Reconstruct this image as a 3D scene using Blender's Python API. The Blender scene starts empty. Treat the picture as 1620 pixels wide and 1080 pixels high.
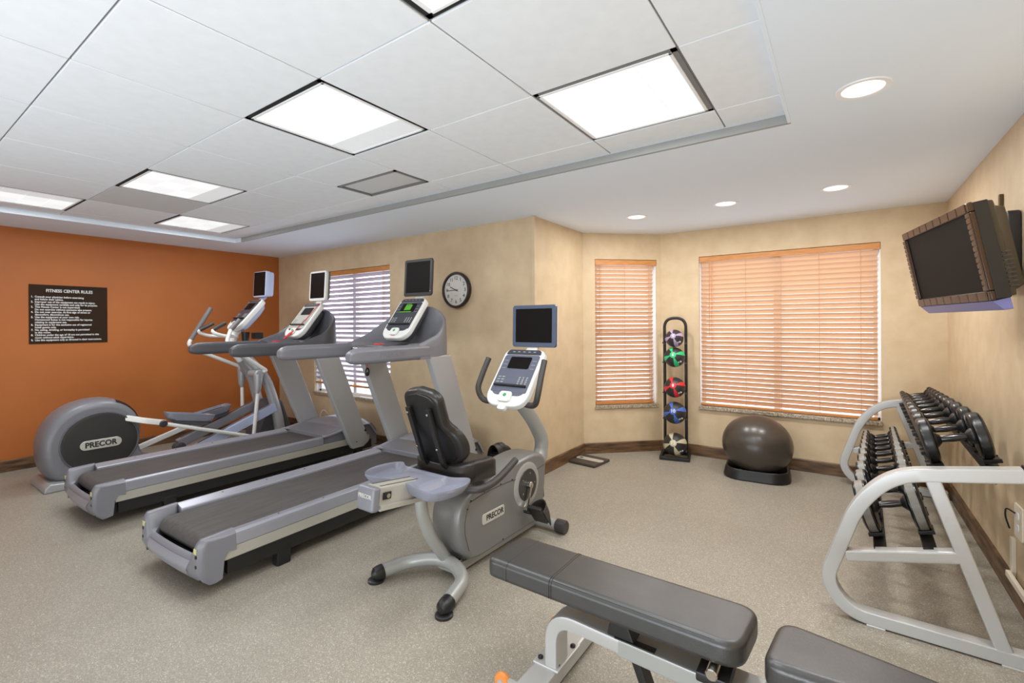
import bpy, bmesh, math, random
from mathutils import Vector, Matrix
random.seed(7)
SC = bpy.context.scene
COL = SC.collection
PI = math.pi

# ------------------------------------------------------------------ camera, world, light, exposure
CAM_H = 1.4164
YAW, ROLL, FPX, CYPX = math.radians(35.064), math.radians(0.3486), 745.08, 513.33
cd = bpy.data.cameras.new('camera'); cam = bpy.data.objects.new('camera', cd); COL.objects.link(cam)
cd.sensor_width = 36.0; cd.sensor_fit = 'HORIZONTAL'; cd.lens = FPX * 36.0 / 1620.0
cd.shift_y = -(540.0 - CYPX) / 1620.0
cd.clip_start = 0.05; cd.clip_end = 200
fwd = Vector((-math.sin(YAW), math.cos(YAW), 0)); rgt = Vector((math.cos(YAW), math.sin(YAW), 0)); upv = Vector((0, 0, 1))
cr, sr = math.cos(ROLL), math.sin(ROLL)
cy = upv * cr + rgt * sr
cx = rgt * cr - upv * sr
m3 = Matrix((cx, cy, -fwd)).transposed()
cam.matrix_world = Matrix.Translation((0, 0, CAM_H)) @ m3.to_4x4()
SC.camera = cam

world = bpy.data.worlds.new('daylight'); SC.world = world; world.use_nodes = True
wn = world.node_tree; bg = wn.nodes['Background']
bg.inputs['Color'].default_value = (0.80, 0.87, 1.0, 1); bg.inputs['Strength'].default_value = 4.0

SC.view_settings.view_transform = 'Standard'; SC.view_settings.look = 'None'
SC.view_settings.gamma = 1.0; SC.view_settings.use_curve_mapping = False
SC.view_settings.exposure = 0.1
def area_light(name, loc, target, sx, sy, power, col=(1, 1, 1)):
    ld = bpy.data.lights.new(name, 'AREA'); ld.shape = 'RECTANGLE'; ld.size = sx; ld.size_y = sy; ld.energy = power; ld.color = col
    o = bpy.data.objects.new(name, ld); COL.objects.link(o); o.location = loc
    o.rotation_euler = (Vector(target) - Vector(loc)).to_track_quat('-Z', 'Y').to_euler(); return o
# added fill: two unseen area lights behind the camera brighten the ceiling
area_light('ceiling_fill', (-1.9, -1.2, 0.35), (-1.9, 0.4, 2.4), 4.6, 1.6, 105, (0.84, 0.92, 1.0))
area_light('ceiling_fill', (-0.25, -0.9, 0.5), (-0.6, 3.2, 2.42), 1.2, 0.8, 26, (0.80, 0.90, 1.0))
SC.cycles.use_denoising = True
SC.cycles.max_bounces = 10; SC.cycles.diffuse_bounces = 7; SC.cycles.glossy_bounces = 4; SC.cycles.transmission_bounces = 6
SC.cycles.sample_clamp_indirect = 6.0
LENS_BRIGHT, LENS_DIM, DOWN_L = 0.80, 0.48, 1.4
LAMP_W, DOWN_W = 13.0, 12.0

# ------------------------------------------------------------------ materials
def srgb(r, g, b):
    f = lambda c: (c / 255 / 12.92) if c / 255 <= 0.04045 else ((c / 255 + 0.055) / 1.055) ** 2.4
    return (f(r), f(g), f(b), 1)

def mat(name, col, rough=0.5, metal=0.0, spec=0.5, noise=0.0, nscale=30, bump=0.0, bscale=80, col2=None, emis=None, estr=0.0,
        coat=0.0, nstretch=None, rvar=0.0):
    m = bpy.data.materials.new(name); m.use_nodes = True
    nt = m.node_tree; p = nt.nodes['Principled BSDF']
    p.inputs['Base Color'].default_value = col; p.inputs['Roughness'].default_value = rough
    p.inputs['Metallic'].default_value = metal; p.inputs['Specular IOR Level'].default_value = spec
    p.inputs['Coat Weight'].default_value = coat; p.inputs['Coat Roughness'].default_value = 0.08
    if emis is not None:
        p.inputs['Emission Color'].default_value = emis; p.inputs['Emission Strength'].default_value = estr
    if noise or bump or rvar:
        tc = nt.nodes.new('ShaderNodeTexCoord'); mp = nt.nodes.new('ShaderNodeMapping')
        nt.links.new(tc.outputs['Object'], mp.inputs['Vector'])
        if nstretch: mp.inputs['Scale'].default_value = nstretch
        n1 = nt.nodes.new('ShaderNodeTexNoise'); n1.inputs['Scale'].default_value = nscale; n1.inputs['Detail'].default_value = 5
        nt.links.new(mp.outputs['Vector'], n1.inputs['Vector'])
        if noise:
            rp = nt.nodes.new('ShaderNodeMix'); rp.data_type = 'RGBA'
            a = col; b = col2 if col2 else tuple(min(1, c * (1 - noise)) for c in col[:3]) + (1,)
            rp.inputs[6].default_value = a; rp.inputs[7].default_value = b
            cr_ = nt.nodes.new('ShaderNodeMapRange'); cr_.inputs['From Min'].default_value = 0.35; cr_.inputs['From Max'].default_value = 0.68
            nt.links.new(n1.outputs['Fac'], cr_.inputs['Value']); nt.links.new(cr_.outputs['Result'], rp.inputs[0])
            nt.links.new(rp.outputs[2], p.inputs['Base Color'])
        if rvar:
            mr = nt.nodes.new('ShaderNodeMapRange'); mr.inputs['To Min'].default_value = max(0, rough - rvar); mr.inputs['To Max'].default_value = rough + rvar
            nt.links.new(n1.outputs['Fac'], mr.inputs['Value']); nt.links.new(mr.outputs['Result'], p.inputs['Roughness'])
        if bump:
            n2 = nt.nodes.new('ShaderNodeTexNoise'); n2.inputs['Scale'].default_value = bscale; n2.inputs['Detail'].default_value = 3
            nt.links.new(mp.outputs['Vector'], n2.inputs['Vector'])
            bp = nt.nodes.new('ShaderNodeBump'); bp.inputs['Strength'].default_value = bump; bp.inputs['Distance'].default_value = 0.004
            nt.links.new(n2.outputs['Fac'], bp.inputs['Height']); nt.links.new(bp.outputs['Normal'], p.inputs['Normal'])
    return m

M = {}
M['orange_paint'] = mat('orange_paint', srgb(178, 102, 43), 0.55, noise=1, nscale=1.6, col2=srgb(170, 95, 38), bump=0.05, bscale=160)
M['tan_paper'] = mat('tan_wall_covering', srgb(211, 189, 156), 0.6, noise=1, nscale=7, col2=srgb(201, 178, 144), bump=0.08, bscale=90)
M['ceiling_paint'] = mat('ceiling_paint', srgb(226, 235, 246), 0.75, bump=0.03, bscale=120)
M['tile_white'] = mat('ceiling_tile_white', srgb(232, 236, 240), 0.8, noise=1, nscale=14, col2=srgb(228, 232, 236), bump=0.06, bscale=300)
M['tile_grey'] = mat('ceiling_tile_grey', srgb(205, 205, 205), 0.85)
M['grid_metal'] = mat('ceiling_grid', srgb(120, 120, 120), 0.6)
M['dark_gap'] = mat('dark_gap', srgb(30, 30, 30), 0.9)
M['trim_grey'] = mat('ceiling_edge_trim', srgb(150, 152, 151), 0.6)
M['wood_base'] = mat('dark_stained_wood', srgb(118, 88, 60), 0.42, noise=1, nscale=5, nstretch=(1, 1, 7), col2=srgb(62, 43, 28), rvar=0.15)
M['granite'] = mat('granite', srgb(205, 190, 165), 0.3, noise=1, nscale=70, col2=srgb(80, 68, 58))
M['white_vinyl'] = mat('white_vinyl', srgb(235, 236, 238), 0.4)
M['sub_floor'] = mat('sub_floor', srgb(98, 88, 78), 0.9)

def rubber_mat():
    m = bpy.data.materials.new('speckled_rubber'); m.use_nodes = True
    nt = m.node_tree; p = nt.nodes['Principled BSDF']
    tc = nt.nodes.new('ShaderNodeTexCoord')
    geo = nt.nodes.new('ShaderNodeNewGeometry')
    v = nt.nodes.new('ShaderNodeTexVoronoi'); v.inputs['Scale'].default_value = 290
    nt.links.new(geo.outputs['Position'], v.inputs['Vector'])
    sep = nt.nodes.new('ShaderNodeSeparateColor'); nt.links.new(v.outputs['Color'], sep.inputs['Color'])
    ramp = nt.nodes.new('ShaderNodeValToRGB'); e = ramp.color_ramp; e.interpolation = 'LINEAR'
    e.elements[0].position = 0.0; e.elements[0].color = srgb(136, 130, 118)
    e.elements[1].position = 1.0; e.elements[1].color = srgb(204, 199, 186)
    for ps, c in ((0.35, (152, 145, 132)), (0.82, (161, 154, 141)), (0.92, (175, 168, 154))):
        q = e.elements.new(ps); q.color = srgb(*c)
    nt.links.new(sep.outputs['Red'], ramp.inputs['Fac'])
    n = nt.nodes.new('ShaderNodeTexNoise'); n.inputs['Scale'].default_value = 1.3; n.inputs['Detail'].default_value = 4
    nt.links.new(geo.outputs['Position'], n.inputs['Vector'])
    mx = nt.nodes.new('ShaderNodeMix'); mx.data_type = 'RGBA'; mx.blend_type = 'MULTIPLY'
    mx.inputs[0].default_value = 1.0
    r2 = nt.nodes.new('ShaderNodeValToRGB'); r2.color_ramp.elements[0].position = 0.3; r2.color_ramp.elements[0].color = (0.88, 0.87, 0.86, 1)
    r2.color_ramp.elements[1].position = 0.7; r2.color_ramp.elements[1].color = (1, 1, 1, 1)
    nt.links.new(n.outputs['Fac'], r2.inputs['Fac'])
    nt.links.new(ramp.outputs['Color'], mx.inputs[6]); nt.links.new(r2.outputs['Color'], mx.inputs[7])
    nt.links.new(mx.outputs[2], p.inputs['Base Color'])
    p.inputs['Roughness'].default_value = 0.42; p.inputs['Specular IOR Level'].default_value = 0.45
    b = nt.nodes.new('ShaderNodeBump'); b.inputs['Strength'].default_value = 0.25; b.inputs['Distance'].default_value = 0.002
    nt.links.new(v.outputs['Distance'], b.inputs['Height']); nt.links.new(b.outputs['Normal'], p.inputs['Normal'])
    return m
M['rubber_floor'] = rubber_mat()

def slat_mat(name, col, tr, mixf):
    m = bpy.data.materials.new(name); m.use_nodes = True
    nt = m.node_tree; p = nt.nodes['Principled BSDF']; out = nt.nodes['Material Output']
    p.inputs['Base Color'].default_value = col; p.inputs['Roughness'].default_value = 0.45
    t = nt.nodes.new('ShaderNodeBsdfTranslucent'); t.inputs['Color'].default_value = tr
    mx = nt.nodes.new('ShaderNodeMixShader'); mx.inputs['Fac'].default_value = mixf
    nt.links.new(p.outputs[0], mx.inputs[1]); nt.links.new(t.outputs[0], mx.inputs[2]); nt.links.new(mx.outputs[0], out.inputs['Surface'])
    return m
M['slat_wood'] = slat_mat('blind_slat_wood', srgb(226, 198, 170), srgb(246, 206, 164), 0.28)
M['slat_sky_sheen'] = slat_mat('blind_slat_sky_sheen', srgb(200, 190, 198), srgb(215, 195, 205), 0.25)  # bluish sky sheen on the slats put into a paler base colour
M['wood_rail'] = mat('blind_rail_wood', srgb(205, 140, 72), 0.45, noise=1, nscale=9, nstretch=(1, 1, 6), col2=srgb(186, 120, 58))
M['cord'] = mat('blind_cord', srgb(190, 150, 110), 0.8)

def glass():
    m = bpy.data.materials.new('window_glass'); m.use_nodes = True
    nt = m.node_tree; out = nt.nodes['Material Output']
    tr = nt.nodes.new('ShaderNodeBsdfTransparent'); gl = nt.nodes.new('ShaderNodeBsdfGlossy'); gl.inputs['Roughness'].default_value = 0.02
    lw = nt.nodes.new('ShaderNodeLayerWeight'); pw = nt.nodes.new('ShaderNodeMath'); pw.operation = 'POWER'; pw.inputs[1].default_value = 4.0; fr = nt.nodes.new('ShaderNodeMath'); fr.operation = 'MULTIPLY_ADD'; fr.inputs[1].default_value = 0.5; fr.inputs[2].default_value = 0.04; nt.links.new(lw.outputs['Facing'], pw.inputs[0]); nt.links.new(pw.outputs[0], fr.inputs[0])
    mx = nt.nodes.new('ShaderNodeMixShader')
    nt.links.new(fr.outputs[0], mx.inputs['Fac']); nt.links.new(tr.outputs[0], mx.inputs[1]); nt.links.new(gl.outputs[0], mx.inputs[2])
    nt.links.new(mx.outputs[0], out.inputs['Surface'])
    return m
M['glass'] = glass()
M['concrete'] = mat('outside_concrete', srgb(205, 205, 208), 0.9)
M['outside_wall'] = mat('outside_building', srgb(168, 140, 124), 0.9)

def emit(name, col, s, base=0.3):
    m = bpy.data.materials.new(name); m.use_nodes = True
    nt = m.node_tree; p = nt.nodes['Principled BSDF']
    p.inputs['Base Color'].default_value = (base, base, base, 1); p.inputs['Roughness'].default_value = 0.5
    p.inputs['Emission Color'].default_value = col; p.inputs['Emission Strength'].default_value = s
    return m
M['lens_bright'] = emit('lamp_lens_bright', (0.97, 0.985, 1.0, 1), LENS_BRIGHT)
M['lens_soft'] = emit('lamp_lens_soft', (0.97, 0.985, 1.0, 1), LENS_BRIGHT * 0.94)
M['lens_dim'] = emit('lamp_lens_dim', (0.97, 0.985, 1.0, 1), LENS_DIM)
M['downlight'] = emit('downlight_lens', (1.0, 0.95, 0.88, 1), DOWN_L)
M['green_led'] = emit('green_display', (0.16, 0.80, 0.01, 1), 0.42, 0.02)
M['green_mark'] = emit('green_mark', (0.03, 0.85, 0.22, 1), 0.45, 0.02)

M['grey_plastic'] = mat('grey_moulded_plastic', srgb(116, 116, 122), 0.36, bump=0.03, bscale=400)
M['dark_plastic'] = mat('dark_grey_plastic', srgb(80, 80, 85), 0.4, bump=0.03, bscale=400)
M['charcoal'] = mat('charcoal_plastic', srgb(52, 50, 49), 0.36)
M['silver_paint'] = mat('silver_painted_steel', srgb(166, 167, 169), 0.36, metal=0.25)
M['rail_alu'] = mat('anodised_rail', srgb(160, 161, 170), 0.32, metal=0.4)
M['skirt_alu'] = mat('champagne_skirt', srgb(178, 175, 165), 0.38, metal=0.25)
M['black'] = mat('black_plastic', srgb(26, 25, 25), 0.4)
M['black_steel'] = mat('black_powder_steel', srgb(24, 23, 23), 0.45)
M['belt'] = mat('running_belt', srgb(80, 76, 74), 0.62, noise=1, nscale=6, nstretch=(9, 0.7, 9), col2=srgb(66, 62, 60), bump=0.1, bscale=350)
M['bezel_white'] = mat('white_bezel', srgb(226, 226, 222), 0.35)
M['face_dark'] = mat('console_face_dark', srgb(62, 64, 72), 0.3)
M['face_blue'] = mat('console_face_slate', srgb(94, 97, 112), 0.32)
M['face_glare'] = mat('console_face_glare', srgb(176, 176, 168), 0.3)  # window glare on the console painted in as a paler face
M['screen'] = mat('screen_glass', srgb(20, 17, 16), 0.4, spec=0.1)
M['screen_tv'] = mat('tv_screen', srgb(14, 17, 17), 0.5, spec=0.08)
M['slate_frame'] = mat('slate_blue_frame', srgb(74, 84, 104), 0.35)
M['black_frame'] = mat('screen_frame_black', srgb(40, 36, 38), 0.35)
M['lilac_frame'] = mat('pale_blue_frame', srgb(178, 188, 216), 0.35)
M['red'] = mat('red_plastic', srgb(215, 48, 52), 0.4)
M['white_ink'] = mat('white_ink', srgb(226, 226, 224), 0.6)
M['grey_ink'] = mat('grey_ink', srgb(150, 152, 150), 0.6)
M['black_ink'] = mat('black_ink', srgb(34, 32, 32), 0.5)
M['badge'] = mat('badge_plate', srgb(200, 198, 190), 0.35, metal=0.3)
M['yellow_label'] = mat('yellow_label', srgb(196, 190, 130), 0.5)
M['emboss'] = mat('embossed_grey', srgb(111, 111, 117), 0.42)
M['emboss_dark'] = mat('embossed_dark', srgb(77, 77, 82), 0.42)
M['grip_grey'] = mat('grey_foam_grip', srgb(110, 106, 108), 0.55)
M['grip_dark'] = mat('dark_foam_grip', srgb(58, 54, 52), 0.5)
M['tray_blue'] = mat('tray_grey', srgb(134, 136, 150), 0.33)
M['bike_silver'] = mat('bike_silver_paint', srgb(164, 165, 162), 0.36, metal=0.25)
M['bike_cover'] = mat('bike_cover_grey', srgb(122, 121, 119), 0.38, metal=0.2)
M['vinyl'] = mat('black_vinyl', srgb(38, 35, 33), 0.36, bump=0.1, bscale=260)
M['bench_vinyl'] = mat('bench_vinyl', srgb(50, 49, 48), 0.40, spec=0.85, noise=1, nscale=9, col2=srgb(44, 43, 42), bump=0.12, bscale=220, rvar=0.06)
M['rack_steel'] = mat('rack_silver_steel', srgb(186, 186, 184), 0.34, metal=0.25)
M['iron'] = mat('cast_iron_black', srgb(15, 14, 14), 0.28, bump=0.08, bscale=200)
M['iron_side'] = mat('worn_urethane_rim', srgb(138, 135, 127), 0.5, noise=1, nscale=30, col2=srgb(120, 117, 110))
M['iron_rim_dark'] = mat('dark_urethane_rim', srgb(26, 25, 24), 0.36)
M['chrome'] = mat('polished_handle', srgb(64, 61, 60), 0.15, metal=0.75)
M['chrome_pin'] = mat('chrome_pin', srgb(200, 195, 185), 0.12, metal=1.0)
M['orange_wheel'] = mat('orange_wheel', srgb(226, 138, 66), 0.45)
M['gym_ball'] = mat('gym_ball_rubber', srgb(68, 61, 54), 0.3, spec=0.55)
M['ball_black'] = mat('medicine_ball_black', srgb(44, 42, 42), 0.45, bump=0.1, bscale=250)
M['scale_dark'] = mat('scale_mat_dark', srgb(70, 62, 56), 0.5)
M['brown_frame'] = mat('brown_gloss_frame', srgb(58, 39, 24), 0.25, spec=0.4)
M['chin_sheen'] = mat('speaker_chin', srgb(112, 114, 166), 0.35)  # blue-lilac reflection under the television put into the chin colour
M['gold_side'] = mat('tv_side_shell', srgb(58, 50, 36), 0.3)
M['clock_face'] = mat('clock_face', srgb(214, 211, 205), 0.5)
M['clock_rim'] = mat('clock_rim', srgb(36, 27, 26), 0.35)
M['sign_board'] = mat('sign_board', srgb(48, 33, 20), 0.6, spec=0.15)
M['ivory'] = mat('ivory_plastic', srgb(226, 216, 196), 0.45)
M['vent_white'] = mat('vent_white', srgb(205, 206, 206), 0.6)
M['brass_dark'] = mat('aged_bronze', srgb(92, 76, 50), 0.4, metal=0.5)

# ------------------------------------------------------------------ mesh toolkit
class G:
    """collects shapes, all in the same local frame, then links them as one mesh object"""
    def __init__(s, T=None):
        s.bm = bmesh.new(); s.T = T or Matrix.Identity(4)
    def add(s, tb, X=None):
        bmesh.ops.recalc_face_normals(tb, faces=tb.faces)
        tb.transform(s.T @ X if X else s.T)
        me = bpy.data.meshes.new('t'); tb.to_mesh(me); tb.free(); s.bm.from_mesh(me); bpy.data.meshes.remove(me)
        return s
    def box(s, c, d, bev=0, seg=2, X=None, rot=None):
        b = bmesh.new(); bmesh.ops.create_cube(b, size=1.0)
        for v in b.verts: v.co = Vector((v.co.x * d[0], v.co.y * d[1], v.co.z * d[2]))
        if bev: bmesh.ops.bevel(b, geom=b.edges[:], offset=min(bev, min(d) * 0.49), segments=seg, profile=0.5, affect='EDGES', clamp_overlap=True)
        L = Matrix.Translation(c)
        if rot: L = L @ Matrix.Rotation(rot[1], 4, rot[0])
        b.transform(L); return s.add(b, X)
    def prism(s, poly, ax, lo, hi, bev=0, seg=2, X=None):
        """poly in the two other axes ('x': (y,z), 'y': (x,z), 'z': (x,y))"""
        b = bmesh.new()
        def P(a, c, h): return {'x': (h, a, c), 'y': (a, h, c), 'z': (a, c, h)}[ax]
        lo_v = [b.verts.new(P(a, c, lo)) for a, c in poly]; hi_v = [b.verts.new(P(a, c, hi)) for a, c in poly]
        n = len(poly); b.faces.new(lo_v); b.faces.new(hi_v[::-1])
        for i in range(n): b.faces.new((lo_v[i], hi_v[i], hi_v[(i + 1) % n], lo_v[(i + 1) % n]))
        if bev:
            bmesh.ops.recalc_face_normals(b, faces=b.faces)
            es = [e for e in b.edges if len(e.link_faces) == 2 and e.calc_face_angle(0) > 0.6]
            bmesh.ops.bevel(b, geom=es, offset=bev, segments=seg, profile=0.5, affect='EDGES', clamp_overlap=True)
        return s.add(b, X)
    def loft(s, secs, cap=True, closed=True, X=None):
        b = bmesh.new(); R = [[b.verts.new(p) for p in q] for q in secs]; n = len(R[0])
        for i in range(len(R) - 1):
            for k in range(n if closed else n - 1):
                b.faces.new((R[i][k], R[i][(k + 1) % n], R[i + 1][(k + 1) % n], R[i + 1][k]))
        if cap and closed: b.faces.new(R[0]); b.faces.new(R[-1][::-1])
        return s.add(b, X)
    def tube(s, path, r, n=12, up=None, sec=None, cap=True, X=None):
        pts = [Vector(p) for p in path]; rr = r if isinstance(r, (list, tuple)) else [r] * len(pts)
        if sec is None: sec = [(math.cos(2 * PI * k / n), math.sin(2 * PI * k / n)) for k in range(n)]
        secs = []; prev = None
        for i, p in enumerate(pts):
            t = (pts[min(i + 1, len(pts) - 1)] - pts[max(i - 1, 0)]).normalized()
            if up is not None: u = Vector(up)
            elif prev is None: u = Vector((0, 0, 1)) if abs(t.z) < 0.9 else Vector((0, 1, 0))
            else: u = prev
            a = u.cross(t)
            if a.length < 1e-6: a = Vector((1, 0, 0)).cross(t)
            a.normalize(); c = t.cross(a).normalized(); prev = c
            k = rr[i]
            if 0 < i < len(pts) - 1 and r is not None:
                h = (pts[i] - pts[i - 1]).normalized().dot((pts[i + 1] - pts[i]).normalized())
            secs.append([p + a * (x * k) + c * (y * k) for x, y in sec])
        return s.loft(secs, cap=cap, X=X)
    def bar(s, path, w, h, up, bev=0.006, X=None):
        """rectangular tube swept on a path; w across, h along 'up'-ish"""
        e = min(bev, w * 0.45, h * 0.45)
        sec = []
        for sx, sy in ((1, 1), (-1, 1), (-1, -1), (1, -1)):
            cxx, cyy = sx * (w / 2 - e), sy * (h / 2 - e); a0 = math.atan2(sy, sx) - PI / 4
            for k in (0, 0.5, 1): sec.append((cxx + e * math.cos(a0 + k * PI / 2), cyy + e * math.sin(a0 + k * PI / 2)))
        return s.tube(path, 1.0, up=up, sec=sec, X=X)
    def lathe(s, prof, n=24, ax='z', c=(0, 0, 0), X=None):
        b = bmesh.new(); R = []
        for r, h in prof:
            if r < 1e-6: R.append([b.verts.new((0, 0, h))])
            else: R.append([b.verts.new((r * math.cos(2 * PI * k / n), r * math.sin(2 * PI * k / n), h)) for k in range(n)])
        for i in range(len(R) - 1):
            A, B = R[i], R[i + 1]
            for k in range(n):
                k2 = (k + 1) % n
                if len(A) == 1 and len(B) == 1: continue
                if len(A) == 1: b.faces.new((A[0], B[k], B[k2]))
                elif len(B) == 1: b.faces.new((A[k], A[k2], B[0]))
                else: b.faces.new((A[k], A[k2], B[k2], B[k]))
        if len(R[0]) > 1: b.faces.new(R[0][::-1])
        if len(R[-1]) > 1: b.faces.new(R[-1])
        L = Matrix.Identity(4)
        if ax == 'x': L = Matrix.Rotation(PI / 2, 4, 'Y')
        elif ax == 'y': L = Matrix.Rotation(-PI / 2, 4, 'X')
        b.transform(Matrix.Translation(c) @ L); return s.add(b, X)
    def cyl(s, c, r, h, ax='z', n=20, bev=0.0, X=None):
        e = min(bev, r * 0.5, h * 0.4)
        pr = [(r - e, -h / 2), (r, -h / 2 + e), (r, h / 2 - e), (r - e, h / 2)] if e else [(r, -h / 2), (r, h / 2)]
        return s.lathe(pr, n, ax, c, X)
    def sphere(s, c, r, n=24, sc=(1, 1, 1), X=None):
        b = bmesh.new(); bmesh.ops.create_uvsphere(b, u_segments=n, v_segments=n // 2, radius=1)
        b.transform(Matrix.Translation(c) @ Matrix.Diagonal((r * sc[0], r * sc[1], r * sc[2], 1))); return s.add(b, X)
    def grid(s, f, nu, nv, th=0.0, X=None):
        """surface f(u,v) for u,v in 0..1; th > 0 gives it thickness along -normal"""
        b = bmesh.new(); V = [[b.verts.new(f(i / nu, j / nv)) for j in range(nv + 1)] for i in range(nu + 1)]
        for i in range(nu):
            for j in range(nv): b.faces.new((V[i][j], V[i + 1][j], V[i + 1][j + 1], V[i][j + 1]))
        if th: bmesh.ops.recalc_face_normals(b, faces=b.faces); bmesh.ops.solidify(b, geom=b.faces[:], thickness=th)
        return s.add(b, X)
    def text(s, txt, size, th=0.0, X=None, align='CENTER', bold=0.0, sx=1.0, spacing=1.0):
        cu = bpy.data.curves.new('t', 'FONT'); cu.body = txt; cu.size = size; cu.extrude = th; cu.offset = bold
        cu.align_x = align; cu.align_y = 'CENTER'; cu.space_character = spacing; cu.resolution_u = 3
        o = bpy.data.objects.new('t', cu); COL.objects.link(o)
        dg = bpy.context.evaluated_depsgraph_get(); me = bpy.data.meshes.new_from_object(o.evaluated_get(dg))
        b = bmesh.new(); b.from_mesh(me); bpy.data.objects.remove(o); bpy.data.curves.remove(cu); bpy.data.meshes.remove(me)
        b.transform(Matrix.Diagonal((sx, 1, 1, 1)))
        s.bm_text(b, X); return s
    def bm_text(s, tb, X):
        tb.transform(s.T @ X if X else s.T)
        me = bpy.data.meshes.new('t'); tb.to_mesh(me); tb.free(); s.bm.from_mesh(me); bpy.data.meshes.remove(me)
    def build(s, name, m, parent=None, ang=38, label=None):
        me = bpy.data.meshes.new(name); bm = s.bm
        ca = math.radians(ang)
        for f in bm.faces: f.smooth = True
        for e in bm.edges: e.smooth = len(e.link_faces) == 2 and e.calc_face_angle(0) < ca
        bm.to_mesh(me); bm.free()
        for mm in (m if isinstance(m, (list, tuple)) else [m]): me.materials.append(mm)
        o = bpy.data.objects.new(name, me); COL.objects.link(o)
        if parent is not None: o.parent = parent
        if label: o['label'] = label
        w = o.modifiers.new('weighted_normals', 'WEIGHTED_NORMAL'); w.keep_sharp = True; w.weight = 80
        return o

def thing(name, label, cat, loc=(0, 0, 0), rot=0.0, group=None):
    o = bpy.data.objects.new(name, None); COL.objects.link(o); o.empty_display_size = 0.1
    o.location = loc; o.rotation_euler = (0, 0, rot); o['label'] = label; o['category'] = cat
    if group: o['group'] = group
    return o
def struct(o):
    o['kind'] = 'structure'; return o
def clone(o, parent=None):
    c = o.copy(); COL.objects.link(c)
    if parent is not None: c.parent = parent
    return c
def fillet(pts, r, n=6):
    """round the corners of a polyline"""
    P = [Vector(p) for p in pts]; out = [P[0]]
    rr = r if isinstance(r, (list, tuple)) else [r] * len(P)
    for i in range(1, len(P) - 1):
        a, b = (P[i - 1] - P[i]), (P[i + 1] - P[i]); d = min(rr[i], a.length * 0.48, b.length * 0.48)
        p0, p1 = P[i] + a.normalized() * d, P[i] + b.normalized() * d
        for k in range(n + 1):
            t = k / n; out.append(p0 * (1 - t) ** 2 + P[i] * 2 * t * (1 - t) + p1 * t * t)
    out.append(P[-1]); return out
def rrect(w, h, r, n=4, c=(0, 0)):
    out = []
    rs = r if isinstance(r, (list, tuple)) else [r] * 4
    for (sx, sy), q in zip(((1, 1), (-1, 1), (-1, -1), (1, -1)), rs):
        a0 = {(1, 1): 0, (-1, 1): PI / 2, (-1, -1): PI, (1, -1): 1.5 * PI}[(sx, sy)]
        for k in range(n + 1):
            a = a0 + k * PI / 2 / n
            out.append((c[0] + sx * (w / 2 - q) + q * math.cos(a), c[1] + sy * (h / 2 - q) + q * math.sin(a)))
    return out
def frame(o, x, y, z):
    """matrix with the given axes (columns) and origin"""
    return Matrix.Translation(o) @ Matrix((Vector(x).normalized(), Vector(y).normalized(), Vector(z).normalized())).transposed().to_4x4()
def smooth01(t): t = max(0, min(1, t)); return t * t * (3 - 2 * t)

# ------------------------------------------------------------------ the room
XL, XR, YB, XC, YC, XS, YD, YF = -6.740, 0.7158, 3.6794, -2.3227, 4.6655, -1.6639, 5.2856, -2.3
ZC, ZT = 2.4162, 2.4612
WT = 0.14      # wall thickness

def wall_mesh(name, p, q, holes, m, flip=False, parent=None):
    """wall from p to q (plan), room on the left of p->q unless flip; holes (s0,s1,z0,z1) in metres along it"""
    p, q = Vector((p[0], p[1], 0)), Vector((q[0], q[1], 0)); d = (q - p); L = d.length; d.normalize()
    nrm = Vector((d.y, -d.x, 0)) * (-1 if flip else 1)       # outward
    T = frame(p, d, nrm, (0, 0, 1)) if not flip else frame(p, d, nrm, (0, 0, 1))
    g = G()
    def bx(s0, s1, z0, z1): g.box(((s0 + s1) / 2, WT / 2, (z0 + z1) / 2), (s1 - s0, WT, z1 - z0), X=T)
    if not holes: bx(0, L, 0, ZC + 0.15)
    for s0, s1, z0, z1 in holes:
        bx(0, s0, 0, ZC + 0.15); bx(s1, L, 0, ZC + 0.15); bx(s0, s1, 0, z0); bx(s0, s1, z1, ZC + 0.15)
    return struct(g.build(name, m, parent)), T, L

dS = math.hypot(XS - XC, YD - YC)
W1 = (-5.855 - XL, -4.322 - XL, 0.515, 2.125)
W2 = (0.135, 0.853, 0.50, 2.13)
W3 = (-1.2585 - XS, 0.2795 - XS, 0.515, 2.13)
wall_left, _, _ = wall_mesh('wall_left', (XL, YF), (XL, YB + WT), [], M['orange_paint'], flip=True)
wall_back, TB, _ = wall_mesh('wall_back', (XL, YB), (XC, YB), [W1], M['tan_paper'], flip=True)
wall_bl, _, _ = wall_mesh('wall_bay_left', (XC, YB + WT), (XC, YC), [], M['tan_paper'], flip=True)
wall_bs, TS, _ = wall_mesh('wall_bay_slant', (XC, YC), (XS, YD), [W2], M['tan_paper'], flip=True)
wall_bb, TD, _ = wall_mesh('wall_bay_back', (XS, YD), (XR, YD), [W3], M['tan_paper'], flip=True)
wall_right, _, _ = wall_mesh('wall_right', (XR, YD + WT), (XR, YF), [], M['tan_paper'], flip=True)
wall_front, _, _ = wall_mesh('wall_front', (XR, YF), (XL, YF), [], M['tan_paper'], flip=True)
g = G(); g.box((XC - 0.004, YB - 0.004, (ZC + 0.11) / 2), (0.035, 0.035, ZC - 0.115), bev=0.003)
struct(g.build('trim_1', M['tan_paper']))

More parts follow.
